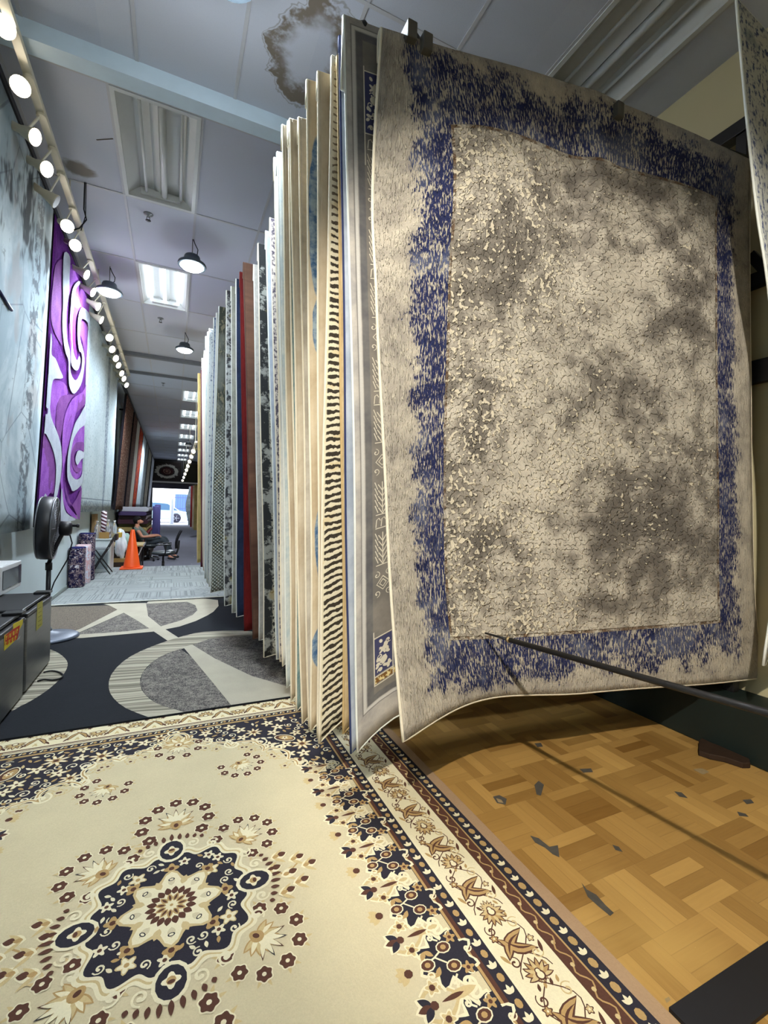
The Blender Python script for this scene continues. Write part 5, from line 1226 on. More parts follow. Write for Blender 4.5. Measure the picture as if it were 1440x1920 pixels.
# pedestal fan
fy, fz0 = 5.28, .0225
fx = at_y(90, 1120, fy).x
fan = thing('pedestal_fan', 'black drum pedestal fan beside the mini fridges', 'fan', (fx, fy, fz0))
hub = at_y(92, 990, fy); hub.x = fx-.015; hz = hub.z
mb = MB(); mb.lathe([(.26, 0), (.262, .012), (.24, .026), (.14, .045), (.05, .06), (.035, .075)], (fx, fy, fz0), n=40); part(mb, 'base', plain('dusty_grey_base', (84, 92, 108), .4, .4, .2), fan)
mb = MB(); mb.tube([(fx, fy, fz0+.06), (fx, fy, hz-.38)], .020, 14); mb.tube([(fx, fy, hz-.40), (fx, fy, hz-.33)], .028, 14); part(mb, 'pole', blackp, fan)
ax = Vector((-.985, -.06, .03)).normalized()
yk = MB(); yk.tube([(fx, fy, hz-.34), (fx+.02, fy-.005, hz-.26), hub-ax*.115+Vector((0, 0, -.05)), hub-ax*.115], .018, 10); part(yk, 'yoke', blackp, fan)
mb = MB(); mb.lathe([(.285, -.055), (.29, -.055), (.298, -.04), (.30, 0), (.298, .04), (.285, .055), (.28, .055), (.293, .03), (.295, 0), (.293, -.03), (.285, -.055)], hub, ax, 44); part(mb, 'drum', blackp, fan)
for s, nm in ((-.058, 'rear_guard'), (.058, 'front_guard')):
    mb = MB(); ring_c = hub+ax*s*.98
    u_ = ax.cross(Vector((0, 0, 1))).normalized(); v_ = ax.cross(u_)
    for r in [.06+.024*k for k in range(10)]:
        mb.tube([hub+ax*(s*(1.15-.15*r/.28))+(u_*math.cos(b)+v_*math.sin(b))*r for b in [2*PI*i/30 for i in range(30)]], .0022, 5, closed=True)
    for i in range(10):
        b = 2*PI*i/10; mb.tube([hub+ax*s*1.12+(u_*math.cos(b)+v_*math.sin(b))*.05, hub+ax*s+(u_*math.cos(b)+v_*math.sin(b))*.284], .003, 5)
    mb.tube([ring_c+(u_*math.cos(b)+v_*math.sin(b))*.29 for b in [2*PI*i/44 for i in range(44)]], .007, 6, closed=True)
    part(mb, nm, plain('chromed_wire', (110, 112, 118), .3, .5, .6), fan)
mb = MB()
for i in range(3):
    b = 2*PI*i/3; pts = []
    for rr, tw, wd in ((.05, .6, .05), (.15, .45, .09), (.25, .3, .11)):
        d0 = u_*math.cos(b)+v_*math.sin(b); d1_ = -u_*math.sin(b)+v_*math.cos(b)
        pts.append((hub+d0*rr+d1_*wd+ax*tw*.06, hub+d0*rr-d1_*wd-ax*tw*.06))
    for k in range(2): mb.add([pts[k][0], pts[k][1], pts[k+1][1], pts[k+1][0]], [(0, 1, 2, 3)], 0, True)
mb.lathe([(.05, -.03), (.05, .03), (.02, .045)], hub, ax, 18); part(mb, 'blade', plain('grey_blade', (64, 66, 72), .4, .4), fan)
mb = MB(); mb.lathe([(.055, -.09), (.07, -.10), (.07, -.17), (.05, -.19), (0, -.195)], hub, ax, 22); mb.lathe([(.012, -.19), (.012, -.225), (.018, -.23), (.018, -.25)], hub+Vector((0, 0, .03)), ax, 12); part(mb, 'motor', blackp, fan)
mb = MB(); c0 = hub-ax*.16; mb.tube([c0, c0+Vector((.035, 0, -.14)), c0+Vector((0, 0, -.30)), (fx+.045, fy, hz-.52), (fx+.02, fy-.02, hz-.62), (fx-.02, fy+.01, hz-.85)], .006, 6); part(mb, 'cord', cable_m, fan)
mb = MB(); mb.lathe([(.04, 0), (.032, .03), (.024, .035)], (fx, fy, fz0+.072), n=16); part(mb, 'base_collar', plain('bright_collar', (150, 158, 168), .3, .5, .5), fan)
# loop of flex on the floor
q = at_z(100, 1268, .03); mb = MB(); lp = []
for px, py in [(66, 1268), (78, 1262), (95, 1258), (110, 1260), (118, 1266), (113, 1272), (98, 1275), (82, 1274), (68, 1278)]:
    p = at_z(px, py, .0285); lp.append(p)
lp = [Vector(p) for p in smooth([tuple(p) for p in lp], 4, False)]
lp = [p for p in lp if p.x > FX+.012]
mb.tube(lp, .006, 7); solo(mb, 'power_flex', cable_m, 'loop of black flex on the rug by the mini fridge', 'cable')

# bundles of folded rugs standing against the wall
g = G('navy_floral_bundle', .92, .08); u = g.obj(); b_ = g.noise(u, 22, 3, .7, 1.2); v_2 = g.vor(u, 14); f = g.noise(u, 120, 2)
c = g.mix(g.ss(.5, .54, b_), lin(34, 30, 62), lin(124, 108, 112)); c = g.mix(g.ss(.60, .64, g.noise(g.sc(u, (1, 1, 1), (2, 2, 2)), 26, 3, .7, 1)), c, lin(214, 212, 218)); c = g.mix((1-g.ss(.16, .2, v_2))*.9, c, lin(22, 18, 40)); g.bump(f, .4, .004); BUN = g.out(c)
g = G('pink_blue_bundle', .92, .08); u = g.obj(); b_ = g.noise(u, 20, 3, .7, 1.2)
c = g.mix(g.ss(.48, .52, b_), lin(196, 200, 214), lin(198, 160, 164)); c = g.mix(g.ss(.62, .66, g.noise(g.sc(u, (1, 1, 1), (2, 2, 2)), 18, 3, .7, 1)), c, lin(40, 44, 96)); BUN2 = g.out(c)
navy_pl = plain('navy_pile_end', (36, 40, 96), .9, .1, 0, .25, 40)
def bundle(x0, x1, y0, y1, z0, h, m, lab, top=navy_pl):
    cx, cy = (x0+x1)/2, (y0+y1)/2; t = thing('rolled_rug', lab, 'rolled rug', (cx, cy, z0), 'folded rugs standing by the left wall')
    mb = MB(); N = 40; a, b = (x1-x0)/2, (y1-y0)/2
    ring = [(cx+a*math.copysign(abs(math.cos(q))**.5, math.cos(q)), cy+b*math.copysign(abs(math.sin(q))**.6, math.sin(q))) for q in (2*PI*i/N for i in range(N))]
    vs = []
    for k, (zz, s_) in enumerate(((0, .96), (.02, 1), (h-.02, 1), (h, .97))): vs += [(cx+(p[0]-cx)*s_, cy+(p[1]-cy)*s_, z0+zz) for p in ring]
    fs = [(k*N+i, k*N+(i+1) % N, (k+1)*N+(i+1) % N, (k+1)*N+i) for k in range(3) for i in range(N)]+[tuple(range(N))[::-1], tuple(3*N+i for i in range(N))]
    mb.add(vs, fs, 0, True); mb.sm[-1] = mb.sm[-2] = False
    part(mb, 'roll', m, t)
    mb = MB(); pts = []
    for i in range(70):
        q = i/69*2*PI*3; s_ = .98-.28*i/69*1.0-.0; s_ = .97*(1-i/69*.85); pts.append((cx+(ring[int(q/(2*PI)*N) % N][0]-cx)*s_, cy+(ring[int(q/(2*PI)*N) % N][1]-cy)*s_, z0+h+.004))
    mb.tube(pts, .011, 6); part(mb, 'coiled_end', top, t)
r0, r1 = at_z(117, 1107, .03), at_z(151, 1104, .03)
zt = at_y(135, 1030, r0.y+.1).z
bundle(-1.435, r1.x+.01, 8.28, 8.56, .0305, zt-.03, BUN, 'folded navy rug with white floral scrolls, standing nearest the fan')
bundle(-1.42, -1.20, 8.66, 8.90, .0305, zt-.02, BUN2, 'folded pinkish rug with navy edges, middle of the three by the wall', plain('pink_pile_end', (206, 180, 186), .9, .1))
bundle(-1.425, -1.19, 9.02, 9.26, .0305, at_y(160, 1001, 9.1).z-.03, BUN2 if False else BUN, 'tallest folded navy rug, farthest of the three by the wall')
# white cabinet with clutter, folding chair
cz0 = .0305; c_y0, c_y1, c_x1 = 10.12, 10.78, at_z(213, 1064, .03).x
cab_h = at_y(190, 1010, c_y0).z
cb = thing('side_table', 'white cabinet table with a pale top, behind the black folding chair', 'table', ((c_x1-1.42)/2, 10.45, cz0))
wc = plain('pale_grey_laminate', (196, 204, 206), .5, .3, 0, .05)
mb = MB(); mb.box(-1.42, c_x1+.03, c_y0-.03, c_y1+.02, cab_h-.025, cab_h); part(mb, 'top', wc, cb, .004)
mb = MB(); mb.box(-1.41, c_x1, c_y0, c_y1, cz0, cab_h-.026); part(mb, 'body', wc, cb, .004)
mb = MB(); mb.box(-1.38, c_x1-.03, c_y0-.012, c_y0-.001, cz0+.06, cab_h-.20); part(mb, 'front_panel', plain('mid_grey_laminate', (150, 160, 166), .5, .3), cb, .003)  # panel in a darker grey laminate than the body
clear_m = None
g = G('clear_plastic_bottle', .08, .5); g.b.inputs['Transmission Weight'].default_value = .85; g.b.inputs['Base Color'].default_value = (.85, .88, .95, 1); clear_m = g.mat
def bottle(x, y, z, h, r, lab):
    t = thing('plastic_bottle', lab, 'bottle', (x, y, z), 'bottles on the white cabinet')
    mb = MB(); mb.lathe([(r*.9, 0), (r, .01), (r, h*.6), (r*.5, h*.82), (r*.35, h*.86), (r*.35, h*.93)], (x, y, z), n=16); part(mb, 'body', clear_m, t)
    mb = MB(); mb.lathe([(r*.42, h*.93), (r*.42, h), (0, h)], (x, y, z), n=12); part(mb, 'cap', whitep, t)
bottle(-1.30, 10.22, cab_h, .33, .055, 'clear bottle on the white cabinet, left of the striped roll'); bottle(-1.12, 10.24, cab_h, .36, .05, 'clear bottle on the white cabinet, right of the striped roll'); bottle(-1.03, 10.34, cab_h, .34, .05, 'clear bottle on the white cabinet nearest the orange cone')
g = G('candy_striped_paper', .6, .3); x, y, z = g.sep(g.obj()); s_ = g.frac((z+x*.5)/.07); g.put(g.b.inputs['Base Color'], g.mix(g.ss(.48, .52, s_), lin(214, 206, 214), lin(70, 22, 40))); CANDY = g.mat
mb = MB(); mb.lathe([(.045, 0), (.05, .005), (.05, .52), (.03, .525)], (0, 0, 0), n=18); o = solo(mb, 'paper_roll', CANDY, 'red and white striped roll standing on the white cabinet', 'paper roll'); o.location = (-1.22, 10.42, cab_h+.001)
mb = MB(); mb.box(-1.26, -1.10, 10.15, 10.21, cab_h+.001, cab_h+.12); solo(mb, 'cardboard_box', plain('cardboard', (150, 118, 72), .8, .1, 0, .1, 8), 'small cardboard box at the front of the white cabinet', 'box', bevel=.003)
mb = MB(); mb.box(-1.10, -.93, 10.46, 10.75, cab_h+.001, cab_h+.09); solo(mb, 'cardboard_box', plain('yellow_card', (186, 160, 70), .8, .1, 0, .1, 8), 'flat yellowish box at the back of the white cabinet', 'box', bevel=.003)
mb = MB(); mb.box(-1.41, -1.36, 10.3, 10.7, cab_h+.001, cab_h+.46); solo(mb, 'cardboard_sheet', plain('tan_board', (156, 128, 92), .8, .1), 'tan board leaning on the wall behind the bottles', 'board', bevel=.002)
ch = thing('folding_chair', 'black folding chair with crossed legs before the white cabinet', 'chair', (-1.2, 9.9, .0305))
tubem = plain('black_tube', (22, 22, 26), .4, .4)
s0, s1_ = at_y(172, 1027, 9.92), at_y(204, 1028, 9.92); la, lb = at_z(172, 1074, .031), at_z(209, 1076, .031)
bk = at_y(221, 1001, 9.95)
for dy in (0, .34):
    Y = 9.66+dy
    mb = MB(); mb.tube([(la.x+.02, Y, .042), ((s0.x+s1_.x)/2, Y, (s0.z+.04)/2), (s1_.x-.02, Y, s1_.z-.02), (bk.x-.015, Y, bk.z)], .011, 8); part(mb, 'leg', tubem, ch)
    mb = MB(); mb.tube([(lb.x-.01, Y+.02, .042), (s0.x+.03, Y+.02, s0.z-.02)], .011, 8); part(mb, 'leg', tubem, ch)
mb = MB(); mb.box(s0.x+.01, s1_.x, 9.67, 9.99, s0.z-.018, s0.z+.006); part(mb, 'seat', plain('grey_vinyl_seat', (120, 126, 132), .5, .3), ch, .008)
mb = MB(); mb.beam((bk.x-.005, 9.66, bk.z-.045), (bk.x-.005, 10.0, bk.z-.045), .03, .12); part(mb, 'backrest', tubem, ch, .008)
# traffic cone at the edge of the step
q = at_z(247, 1066, .03); cq = Vector((q.x, min(q.y, 10.62), .0305)); ctop = at_y(250, 993, cq.y).z
org = plain('orange_cone_plastic', (238, 88, 26), .45, .4, 0, .06, 6)
cn = thing('traffic_cone', 'plain orange traffic cone standing at the edge of the step', 'cone', cq)
mb = MB(); mb.box(cq.x-.20, cq.x+.20, cq.y-.20, cq.y+.20, cq.z, cq.z+.035); part(mb, 'base', org, cn, .012, 3)
H_ = ctop-cq.z; mb = MB(); mb.lathe([(.155, .036), (.15, .05), (.035, H_-.01), (.03, H_), (.02, H_), (.0, H_-.02)], cq, n=32); part(mb, 'body', org, cn)

# ================================================================== LOWER FLOOR
wood = plain('desk_laminate', (156, 136, 92), .5, .3, 0, .1, 4); bright = plain('chromed_trim', (208, 210, 214), .25, .5, .7); darkbox = plain('dark_carton', (58, 48, 42), .8, .1, 0, .2, 6)
dy0 = 11.45; dz = low_z(12)
dk = thing('desk', 'low wood-topped desk with a bright metal edge, behind the cone', 'desk', (-.75, 11.9, dz))
a0, a1, a2 = at_y(251, 1022, dy0), at_y(268, 1022, dy0), at_y(277, 1012, dy0+.9)
dtop = a1.z
dxr = a1.x
mb = MB(); mb.box(-1.36, dxr, dy0, dy0+1.0, dtop-.03, dtop); part(mb, 'top', wood, dk, .004)
mb = MB(); mb.box(dxr+.0005, dxr+.02, dy0, dy0+1.0, dtop-.032, dtop+.004); part(mb, 'edge_trim', bright, dk)
for X, Y in ((-1.32, dy0+.05), (dxr-.05, dy0+.05), (-1.32, dy0+.95), (dxr-.05, dy0+.95)):
    mb = MB(); mb.box(X-.02, X+.02, Y-.02, Y+.02, low_z(Y), dtop-.031); part(mb, 'leg', plain('dark_leg', (44, 40, 40), .5, .3), dk)
mb = MB(); mb.beam((dxr-.01, dy0-.02, dtop-.04), (dxr-.11, dy0-.03, dtop-.30), .018, .018); part(mb, 'brace', bright, dk)
mb = MB(); mb.box(-1.15, -.80, 11.10, 11.4, low_z(11.1)+.001, .10); solo(mb, 'cardboard_box', darkbox, 'dark cardboard box on the lower floor left of the cone', 'box', bevel=.006)
mb = MB(); mb.box(-1.12, -.86, 11.12, 11.36, .101, .17); solo(mb, 'cardboard_box', plain('tan_carton', (150, 122, 76), .8, .1), 'tan box stacked on the dark cardboard box', 'box', bevel=.005)
# crumpled white bag hanging off the cabinet corner, and a green one
def crumple(c, rx, ry, rz, seed, amp=.3):
    bm = bmesh.new(); bmesh.ops.create_icosphere(bm, subdivisions=4, radius=1); mb = MB()
    for v in bm.verts:
        n_ = mnoise.noise(v.co*1.8+Vector((seed, 0, 0)))*amp+abs(mnoise.noise(v.co*4.2+Vector((0, seed, 0))))*amp*.7
        k = 1+n_; v.co = Vector((v.co.x*rx*k*(1.15-.35*v.co.z), v.co.y*ry*k*(1.15-.35*v.co.z), v.co.z*rz*k))+Vector(c)
    bm.verts.index_update(); mb.add([tuple(v.co) for v in bm.verts], [[v.index for v in f.verts] for f in bm.faces], 0, True); bm.free(); return mb
q = at_y(227, 1018, 11.24)
solo(crumple((q.x, 11.24, .50), .085, .08, .30, 2), 'plastic_bag', plain('white_poly', (222, 228, 236), .4, .4), 'crumpled white plastic bag hanging beside the white cabinet', 'bag')
q = at_y(236, 1004, 11.3); solo(crumple((q.x-.02, 11.62, dtop+.125), .09, .09, .13, 5, .2), 'plastic_bag', plain('pale_green_poly', (132, 156, 146), .4, .4), 'pale green bag standing on the desk', 'bag')
# stack of folded rugs on a low platform by the wall
SY = 15.2
pz = low_z(SY)
plt = thing('low_platform', 'low dark platform under the folded rugs by the left wall', 'platform', (-1.0, 16, pz))
mb = MB(); mb.box(-1.42, -.55, 14.2, 18.6, low_z(14.2)+.0, low_z(18.6)+.18); part(mb, 'deck', darkbox, plt)
z = low_z(18.6)+.181
STK = [((112, 28, 36), .14, 'deep red folded rug, bottom of the stack behind the seated man'), ((150, 132, 92), .12, 'straw coloured folded rug low in the stack'), ((96, 30, 40), .11, 'wine red folded rug resting on the straw coloured one'),
 ((150, 40, 52), .11, 'bright red folded rug halfway up the stack'), ((180, 156, 100), .12, 'pale gold folded rug in the stack'), ((150, 148, 110), .09, 'greenish straw folded rug in the stack'), ((70, 44, 56), .12, 'dark plum folded rug in the stack'), ((120, 108, 116), .11, 'mauve grey folded rug under the patterned violet one'), ((84, 70, 110), .11, 'violet patterned folded rug under the whitish one'), ((214, 214, 226), .13, 'whitish folded rug on top of the stack')]
for k, (rgb, h, lab) in enumerate(STK):
    mb = MB(); x1 = -.62-.02*(k % 3); pts = []
    N = 18; y0, y1 = 14.35+.25*(k % 2), 17.6-.2*(k % 3)
    prof = [(-1.36, z), (x1-h/2, z)]+[(x1-h/2+h/2*math.sin(q), z+h/2-h/2*math.cos(q)) for q in (PI*i/8 for i in range(1, 8))]+[(x1-h/2, z+h), (-1.36, z+h)]
    mb.prism([(p[0], y0, p[1]) for p in prof], (0, y1-y0, 0)); o = solo(mb, 'folded_rug', ornate('stack_pile_%s' % ('abcdefghij'[k]), tuple(int(v*.8) for v in rgb), tuple(min(255, int(v*1.15)+15) for v in rgb), tuple(min(255, int(v*1.4)+60) for v in rgb), 8, 24), lab, 'folded rug', 'folded rugs stacked behind the seated man', .01)
    z += h+.0015
# upright purplish rolls near the entrance, on the floor
for k, (px, lab) in enumerate(((291, 'purple-blue rolled rug standing upright, nearest the stack'), (295, 'second purple-blue rolled rug standing upright beside the entrance'))):
    Y = 20.5+k*1.2; q = at_y(px, 990, Y); mb = MB(); z0 = low_z(Y)+.004; zt_ = at_y(px, 949-3*k, Y).z
    mb.lathe([(.10, 0), (.11, .02), (.11, zt_-z0-.03), (.09, zt_-z0), (.03, zt_-z0-.01)], (q.x, Y, z0), n=20); solo(mb, 'rolled_rug', ornate('violet_roll_%s' % 'ab'[k], (96, 90, 146), (146, 146, 196), (208, 208, 232), 9, 18), lab, 'rolled rug', 'upright rolls by the entrance')
# dark red pattern rug draped over boxes behind the desk
mb = MB(); yy0 = 12.7; zz = low_z(13.2)
mb.box(-1.40, -.95, 12.75, 13.7, zz-.01, zz+.70); solo(mb, 'carton', darkbox, 'dark carton under the draped red patterned rug behind the desk', 'box', bevel=.01)
mb = MB(); N = 10
for i in range(N+1):
    t = i/N
    for j in range(9):
        s_ = j/8; X = -1.405+.49*s_; z_ = zz+.715+.02*math.sin(s_*9+i)+(0 if s_ < .93 else -.16); mb.v.append((X+(.02 if s_ > .93 else 0), 12.71+1.02*t, z_+.018*math.sin(t*8)))
for i in range(N):
    for j in range(8): mb.f.append([i*9+j, i*9+j+1, (i+1)*9+j+1, (i+1)*9+j]); mb.m.append(0); mb.sm.append(True)
o = solo(mb, 'draped_rug', ornate('wine_white_pile', (66, 16, 28), (110, 34, 48), (206, 196, 206), 9, 22), 'wine red rug with white scrolls draped over a carton behind the desk', 'rug')
sd = o.modifiers.new('s', 'SOLIDIFY'); sd.thickness = .014; sd.offset = 1

# office chairs and the seated man
mesh_m = plain('black_mesh_fabric', (30, 30, 34), .8, .1, 0, .15, 60); shiny = plain('worn_black_leather', (44, 50, 54), .28, .5, 0, .15, 8)
def office_chair(x, y, face, label, seat_h=.47, back_h=.98):
    z0 = low_z(y)+.002; t = thing('office_chair', label, 'office chair', (x, y, z0), 'black office chairs on the lower floor')
    X = lambda f, s, z: Vector((x+face*f, y+s, z0+z))
    for i in range(5):
        b = 2*PI*i/5+.3; e_ = (.27*math.cos(b), .27*math.sin(b))
        mb = MB(); mb.tube([X(0, 0, .115), X(e_[0]*.6, e_[1]*.6, .105), X(e_[0], e_[1], .08)], [.026, .022, .016], 8); lg = part(mb, 'leg', blackp, t)
        mb = MB(); c = X(e_[0], e_[1], .031); mb.lathe([(.0, -.018), (.03, -.016), (.03, .016), (0, .018)], c, (-math.sin(b), math.cos(b), 0), 14); mb.tube([c+Vector((0, 0, .02)), X(e_[0], e_[1], .08)], .008, 6); part(mb, 'caster', blackp, t, sub=lg)
    mb = MB(); mb.tube([X(0, 0, .10), X(0, 0, .27)], .03, 12); mb.tube([X(0, 0, .26), X(0, 0, seat_h-.06)], .02, 12); part(mb, 'stem', blackp, t)
    mb = MB(); mb.tube([X(-.1, .0, seat_h-.055), X(.1, 0, seat_h-.055)], .035, 10); mb.tube([X(.02, 0, seat_h-.07), X(.05, .2, seat_h-.08)], .008, 6); part(mb, 'mechanism', blackp, t)
    mb = MB(); ring = []
    for k, (zz_, s_) in enumerate(((-.04, .82), (-.025, .97), (.0, 1), (.02, .96), (.03, .80), (.025, .3))):
        for i in range(32):
            q = 2*PI*i/32; ring.append(X(.25*s_*math.copysign(abs(math.cos(q))**.6, math.cos(q)), .245*s_*math.copysign(abs(math.sin(q))**.6, math.sin(q)), seat_h+zz_+(.02 if k > 2 and math.cos(q) < -.5 else 0)))
    mb.add(ring, [(k*32+i, k*32+(i+1) % 32, (k+1)*32+(i+1) % 32, (k+1)*32+i) for k in range(5) for i in range(32)]+[tuple(range(32))[::-1], tuple(160+i for i in range(32))], 0, True); part(mb, 'seat', shiny, t)
    mb = MB(); n1, n2 = 9, 8; vs = []
    for side in (0, 1):
        for j in range(n1):
            tt = j/(n1-1); zc = seat_h+.10+(back_h-seat_h-.10)*tt; fo = -.24-.10*tt+.035*math.sin(tt*PI)
            w_ = .20+.03*math.sin(tt*PI)-.04*tt**3
            for i in range(n2):
                s_ = i/(n2-1)*2-1; vs.append(X(fo-.05*(1-s_*s_)*.6-(.028 if side else 0), s_*w_, zc))
    fs = []; K = n1*n2
    for j in range(n1-1):
        for i in range(n2-1): a = j*n2+i; fs += [(a, a+1, a+n2+1, a+n2), (K+a, K+a+n2, K+a+n2+1, K+a+1)]
    rim = [i for i in range(n2)]+[j*n2+n2-1 for j in range(1, n1)]+[(n1-1)*n2+i for i in range(n2-2, -1, -1)]+[j*n2 for j in range(n1-2, 0, -1)]
    fs += [(a, b, K+b, K+a) for a, b in zip(rim, rim[1:]+rim[:1])]
    mb.add(vs, fs, 0, True); part(mb, 'backrest', mesh_m, t)
    mb = MB(); mb.tube([X(-.08, 0, seat_h-.05), X(-.28, 0, seat_h-.02), X(-.315, 0, seat_h+.10), X(-.33, 0, seat_h+.28)], [.025, .028, .025, .018], 10); part(mb, 'back_support', blackp, t)
    for s_ in (-1, 1):
        mb = MB(); mb.tube([X(-.03, s_*.20, seat_h-.04), X(-.04, s_*.29, seat_h-.02), X(-.05, s_*.30, seat_h+.10), X(-.05, s_*.30, seat_h+.19)], .013, 8); mb.beam(X(-.17, s_*.30, seat_h+.20), X(.11, s_*.30, seat_h+.20), .055, .025); part(mb, 'armrest', blackp, t)
    return t
ec = at_y(306, 1045, 11.75); office_chair(ec.x, 11.75, -1, 'empty black office chair with its back to the street side of the aisle')
MY = 14.0; mc = at_y(278, 1000, MY); mxx = mc.x
office_chair(mxx+.0, MY, 1, 'black office chair the reclining man is sitting in', .43, .90)
z0 = low_z(MY)
skin_m = plain('skin', (176, 122, 98), .6, .3, 0, .06, 20); shirt_m = plain('grey_green_tshirt', (104, 112, 106), .9, .1, 0, .12, 30); jean_m = plain('dark_grey_trousers', (58, 64, 70), .9, .1, 0, .12, 30); hair_m = plain('black_hair', (20, 17, 16), .8, .2)
def skin(name, joints, bones, mat, root, sub=2):
    me = bpy.data.meshes.new(name); names = list(joints); me.from_pydata([(mxx+joints[n][0], MY+joints[n][1], z0+joints[n][2]) for n in names], [(names.index(a), names.index(b)) for a, b in bones], [])
    o = bpy.data.objects.new(name, me); col.objects.link(o); me.materials.append(mat)
    md = o.modifiers.new('skin', 'SKIN'); md.use_smooth_shade = True
    for i, n in enumerate(names):
        r = joints[n][3]; r = r if isinstance(r, tuple) else (r, r); me.skin_vertices[0].data[i].radius = r; me.skin_vertices[0].data[i].use_root = i == 0
    s_ = o.modifiers.new('sub', 'SUBSURF'); s_.levels = sub; s_.render_levels = sub
    o.parent = root; o.matrix_parent_inverse = Matrix.Translation(root.location).inverted() if root.type == 'EMPTY' else Matrix.Identity(4); return o
J = dict(pel=(.0, 0, .52, (.12, .15)), waist=(-.10, 0, .62, (.11, .14)), chest=(-.23, 0, .78, (.115, .165)), neckb=(-.285, 0, .93, (.06, .07)), neck=(-.275, 0, .985, .052), skull=(-.25, 0, 1.075, (.088, .075)), crown=(-.258, 0, 1.14, (.075, .068)), face=(-.185, 0, 1.065, (.062, .05)), chin=(-.17, 0, 1.015, (.035, .035)), nose=(-.122, 0, 1.075, .013),
     shL=(-.27, .19, .88, .058), elL=(-.13, .27, .66, .042), wrL=(.16, .22, .69, .028), paL=(.22, .20, .70, (.022, .04)), shR=(-.27, -.19, .88, .058), elR=(-.13, -.28, .66, .042), wrR=(.18, -.24, .69, .028), paR=(.24, -.22, .70, (.022, .04)),
     hiL=(.04, .10, .52, .085), knL=(.42, .12, .62, .058), anL=(.60, .12, .16, .036), toL=(.76, .12, .075, .028), hiR=(.04, -.10, .52, .085), knR=(.40, -.13, .58, .058), anR=(.52, -.13, .13, .036), toR=(.68, -.13, .05, .028))
fing = []
for s_, wr, pa in ((1, 'wrL', 'paL'), (-1, 'wrR', 'paR')):
    for k in range(4):
        b0 = J[pa]; nm = 'f%s%d' % (pa, k); dy = (k-1.5)*.018; ln = (.065, .075, .072, .055)[k]
        J[nm+'a'] = (b0[0]+.035, b0[1]+dy, b0[2]-.004, .009); J[nm+'b'] = (b0[0]+.035+ln*.5, b0[1]+dy, b0[2]-.02, .008); J[nm+'c'] = (b0[0]+.03+ln*.75, b0[1]+dy, b0[2]-.045, .007); fing += [(pa, nm+'a'), (nm+'a', nm+'b'), (nm+'b', nm+'c')]
    nm = 't'+pa; b0 = J[wr]; J[nm+'a'] = (b0[0]+.035, b0[1]-s_*.035, b0[2]+.0, .010); J[nm+'b'] = (b0[0]+.075, b0[1]-s_*.05, b0[2]-.012, .008); fing += [(pa, nm+'a'), (nm+'a', nm+'b')]
BN = [('pel', 'waist'), ('waist', 'chest'), ('chest', 'neckb'), ('neckb', 'neck'), ('neck', 'skull'), ('skull', 'crown'), ('skull', 'face'), ('face', 'chin'), ('face', 'nose')]
for q in 'LR': BN += [('chest', 'sh'+q), ('sh'+q, 'el'+q), ('el'+q, 'wr'+q), ('wr'+q, 'pa'+q), ('pel', 'hi'+q), ('hi'+q, 'kn'+q), ('kn'+q, 'an'+q), ('an'+q, 'to'+q)]
man = thing('person', 'man in a grey T-shirt reclining in an office chair, facing the aisle', 'person', (mxx, MY, z0))
body = skin('body', J, BN+fing, skin_m, man)
def grow(keys, d): return {k: (*J[k][:3], tuple(v+d for v in (J[k][3] if isinstance(J[k][3], tuple) else (J[k][3],)*2))) for k in keys}
sh = grow(('waist', 'pel', 'chest', 'neckb', 'shL', 'shR'), .014); sh['neckb'] = (-.278, 0, .91, (.075, .09))
for q, s_ in (('L', 1), ('R', -1)): sh['sl'+q] = (-.20, s_*.23, .775, (.062, .062))
skin('shirt', sh, [('waist', 'pel'), ('waist', 'chest'), ('chest', 'neckb'), ('chest', 'shL'), ('chest', 'shR'), ('shL', 'slL'), ('shR', 'slR')], shirt_m, man)
tr_ = grow(('pel', 'hiL', 'hiR', 'knL', 'knR', 'anL', 'anR'), .016); skin('trousers', tr_, [('pel', 'hiL'), ('pel', 'hiR'), ('hiL', 'knL'), ('knL', 'anL'), ('hiR', 'knR'), ('knR', 'anR')], jean_m, man)
for q, s_ in (('L', 1), ('R', -1)):
    a_, b_ = J['an'+q], J['to'+q]; hs = dict(h=(a_[0]-.03, a_[1], b_[2]+.03, .04), m=(a_[0]+.06, a_[1], b_[2]+.02, (.036, .042)), t=(b_[0]+.03, b_[1], b_[2]+.005, (.028, .04))); skin('shoe', hs, [('h', 'm'), ('m', 't')], blackp, man)
bm = bmesh.new(); bmesh.ops.create_icosphere(bm, subdivisions=3, radius=1); mb = MB(); hc = Vector((mxx-.268, MY, z0+1.105))
for v in bm.verts:                                          # short hair: a cap open at the face
    c_ = v.co.copy(); k = 1+.05*mnoise.noise(c_*5)
    if c_.x > .25 and c_.z < .45: k *= .72
    v.co = hc+Vector((c_.x*.108*k, c_.y*.092*k, c_.z*(.098 if c_.z > 0 else .125)*k))
bm.verts.index_update(); mb.add([tuple(v.co) for v in bm.verts], [[v.index for v in f.verts] for f in bm.faces], 0, True); bm.free(); part(mb, 'hair', hair_m, man)
for s_ in (1, -1):
    mb = MB(); e_ = Vector((mxx-.25, MY+s_*.080, z0+1.07)); mb.lathe([(0, -.006), (.018, -.004), (.026, 0), (.018, .006), (0, .004)], e_, (0, s_, .1), 12, ry=1.4); part(mb, 'ear', skin_m, man)
    mb = MB(); mb.lathe([(0, .006), (.008, .004), (.010, 0), (0, -.004)], Vector((mxx-.134, MY+s_*.028, z0+1.09)), (1, s_*.3, 0), 10); part(mb, 'eye', plain('dark_eye', (30, 22, 20), .3, .5), man)
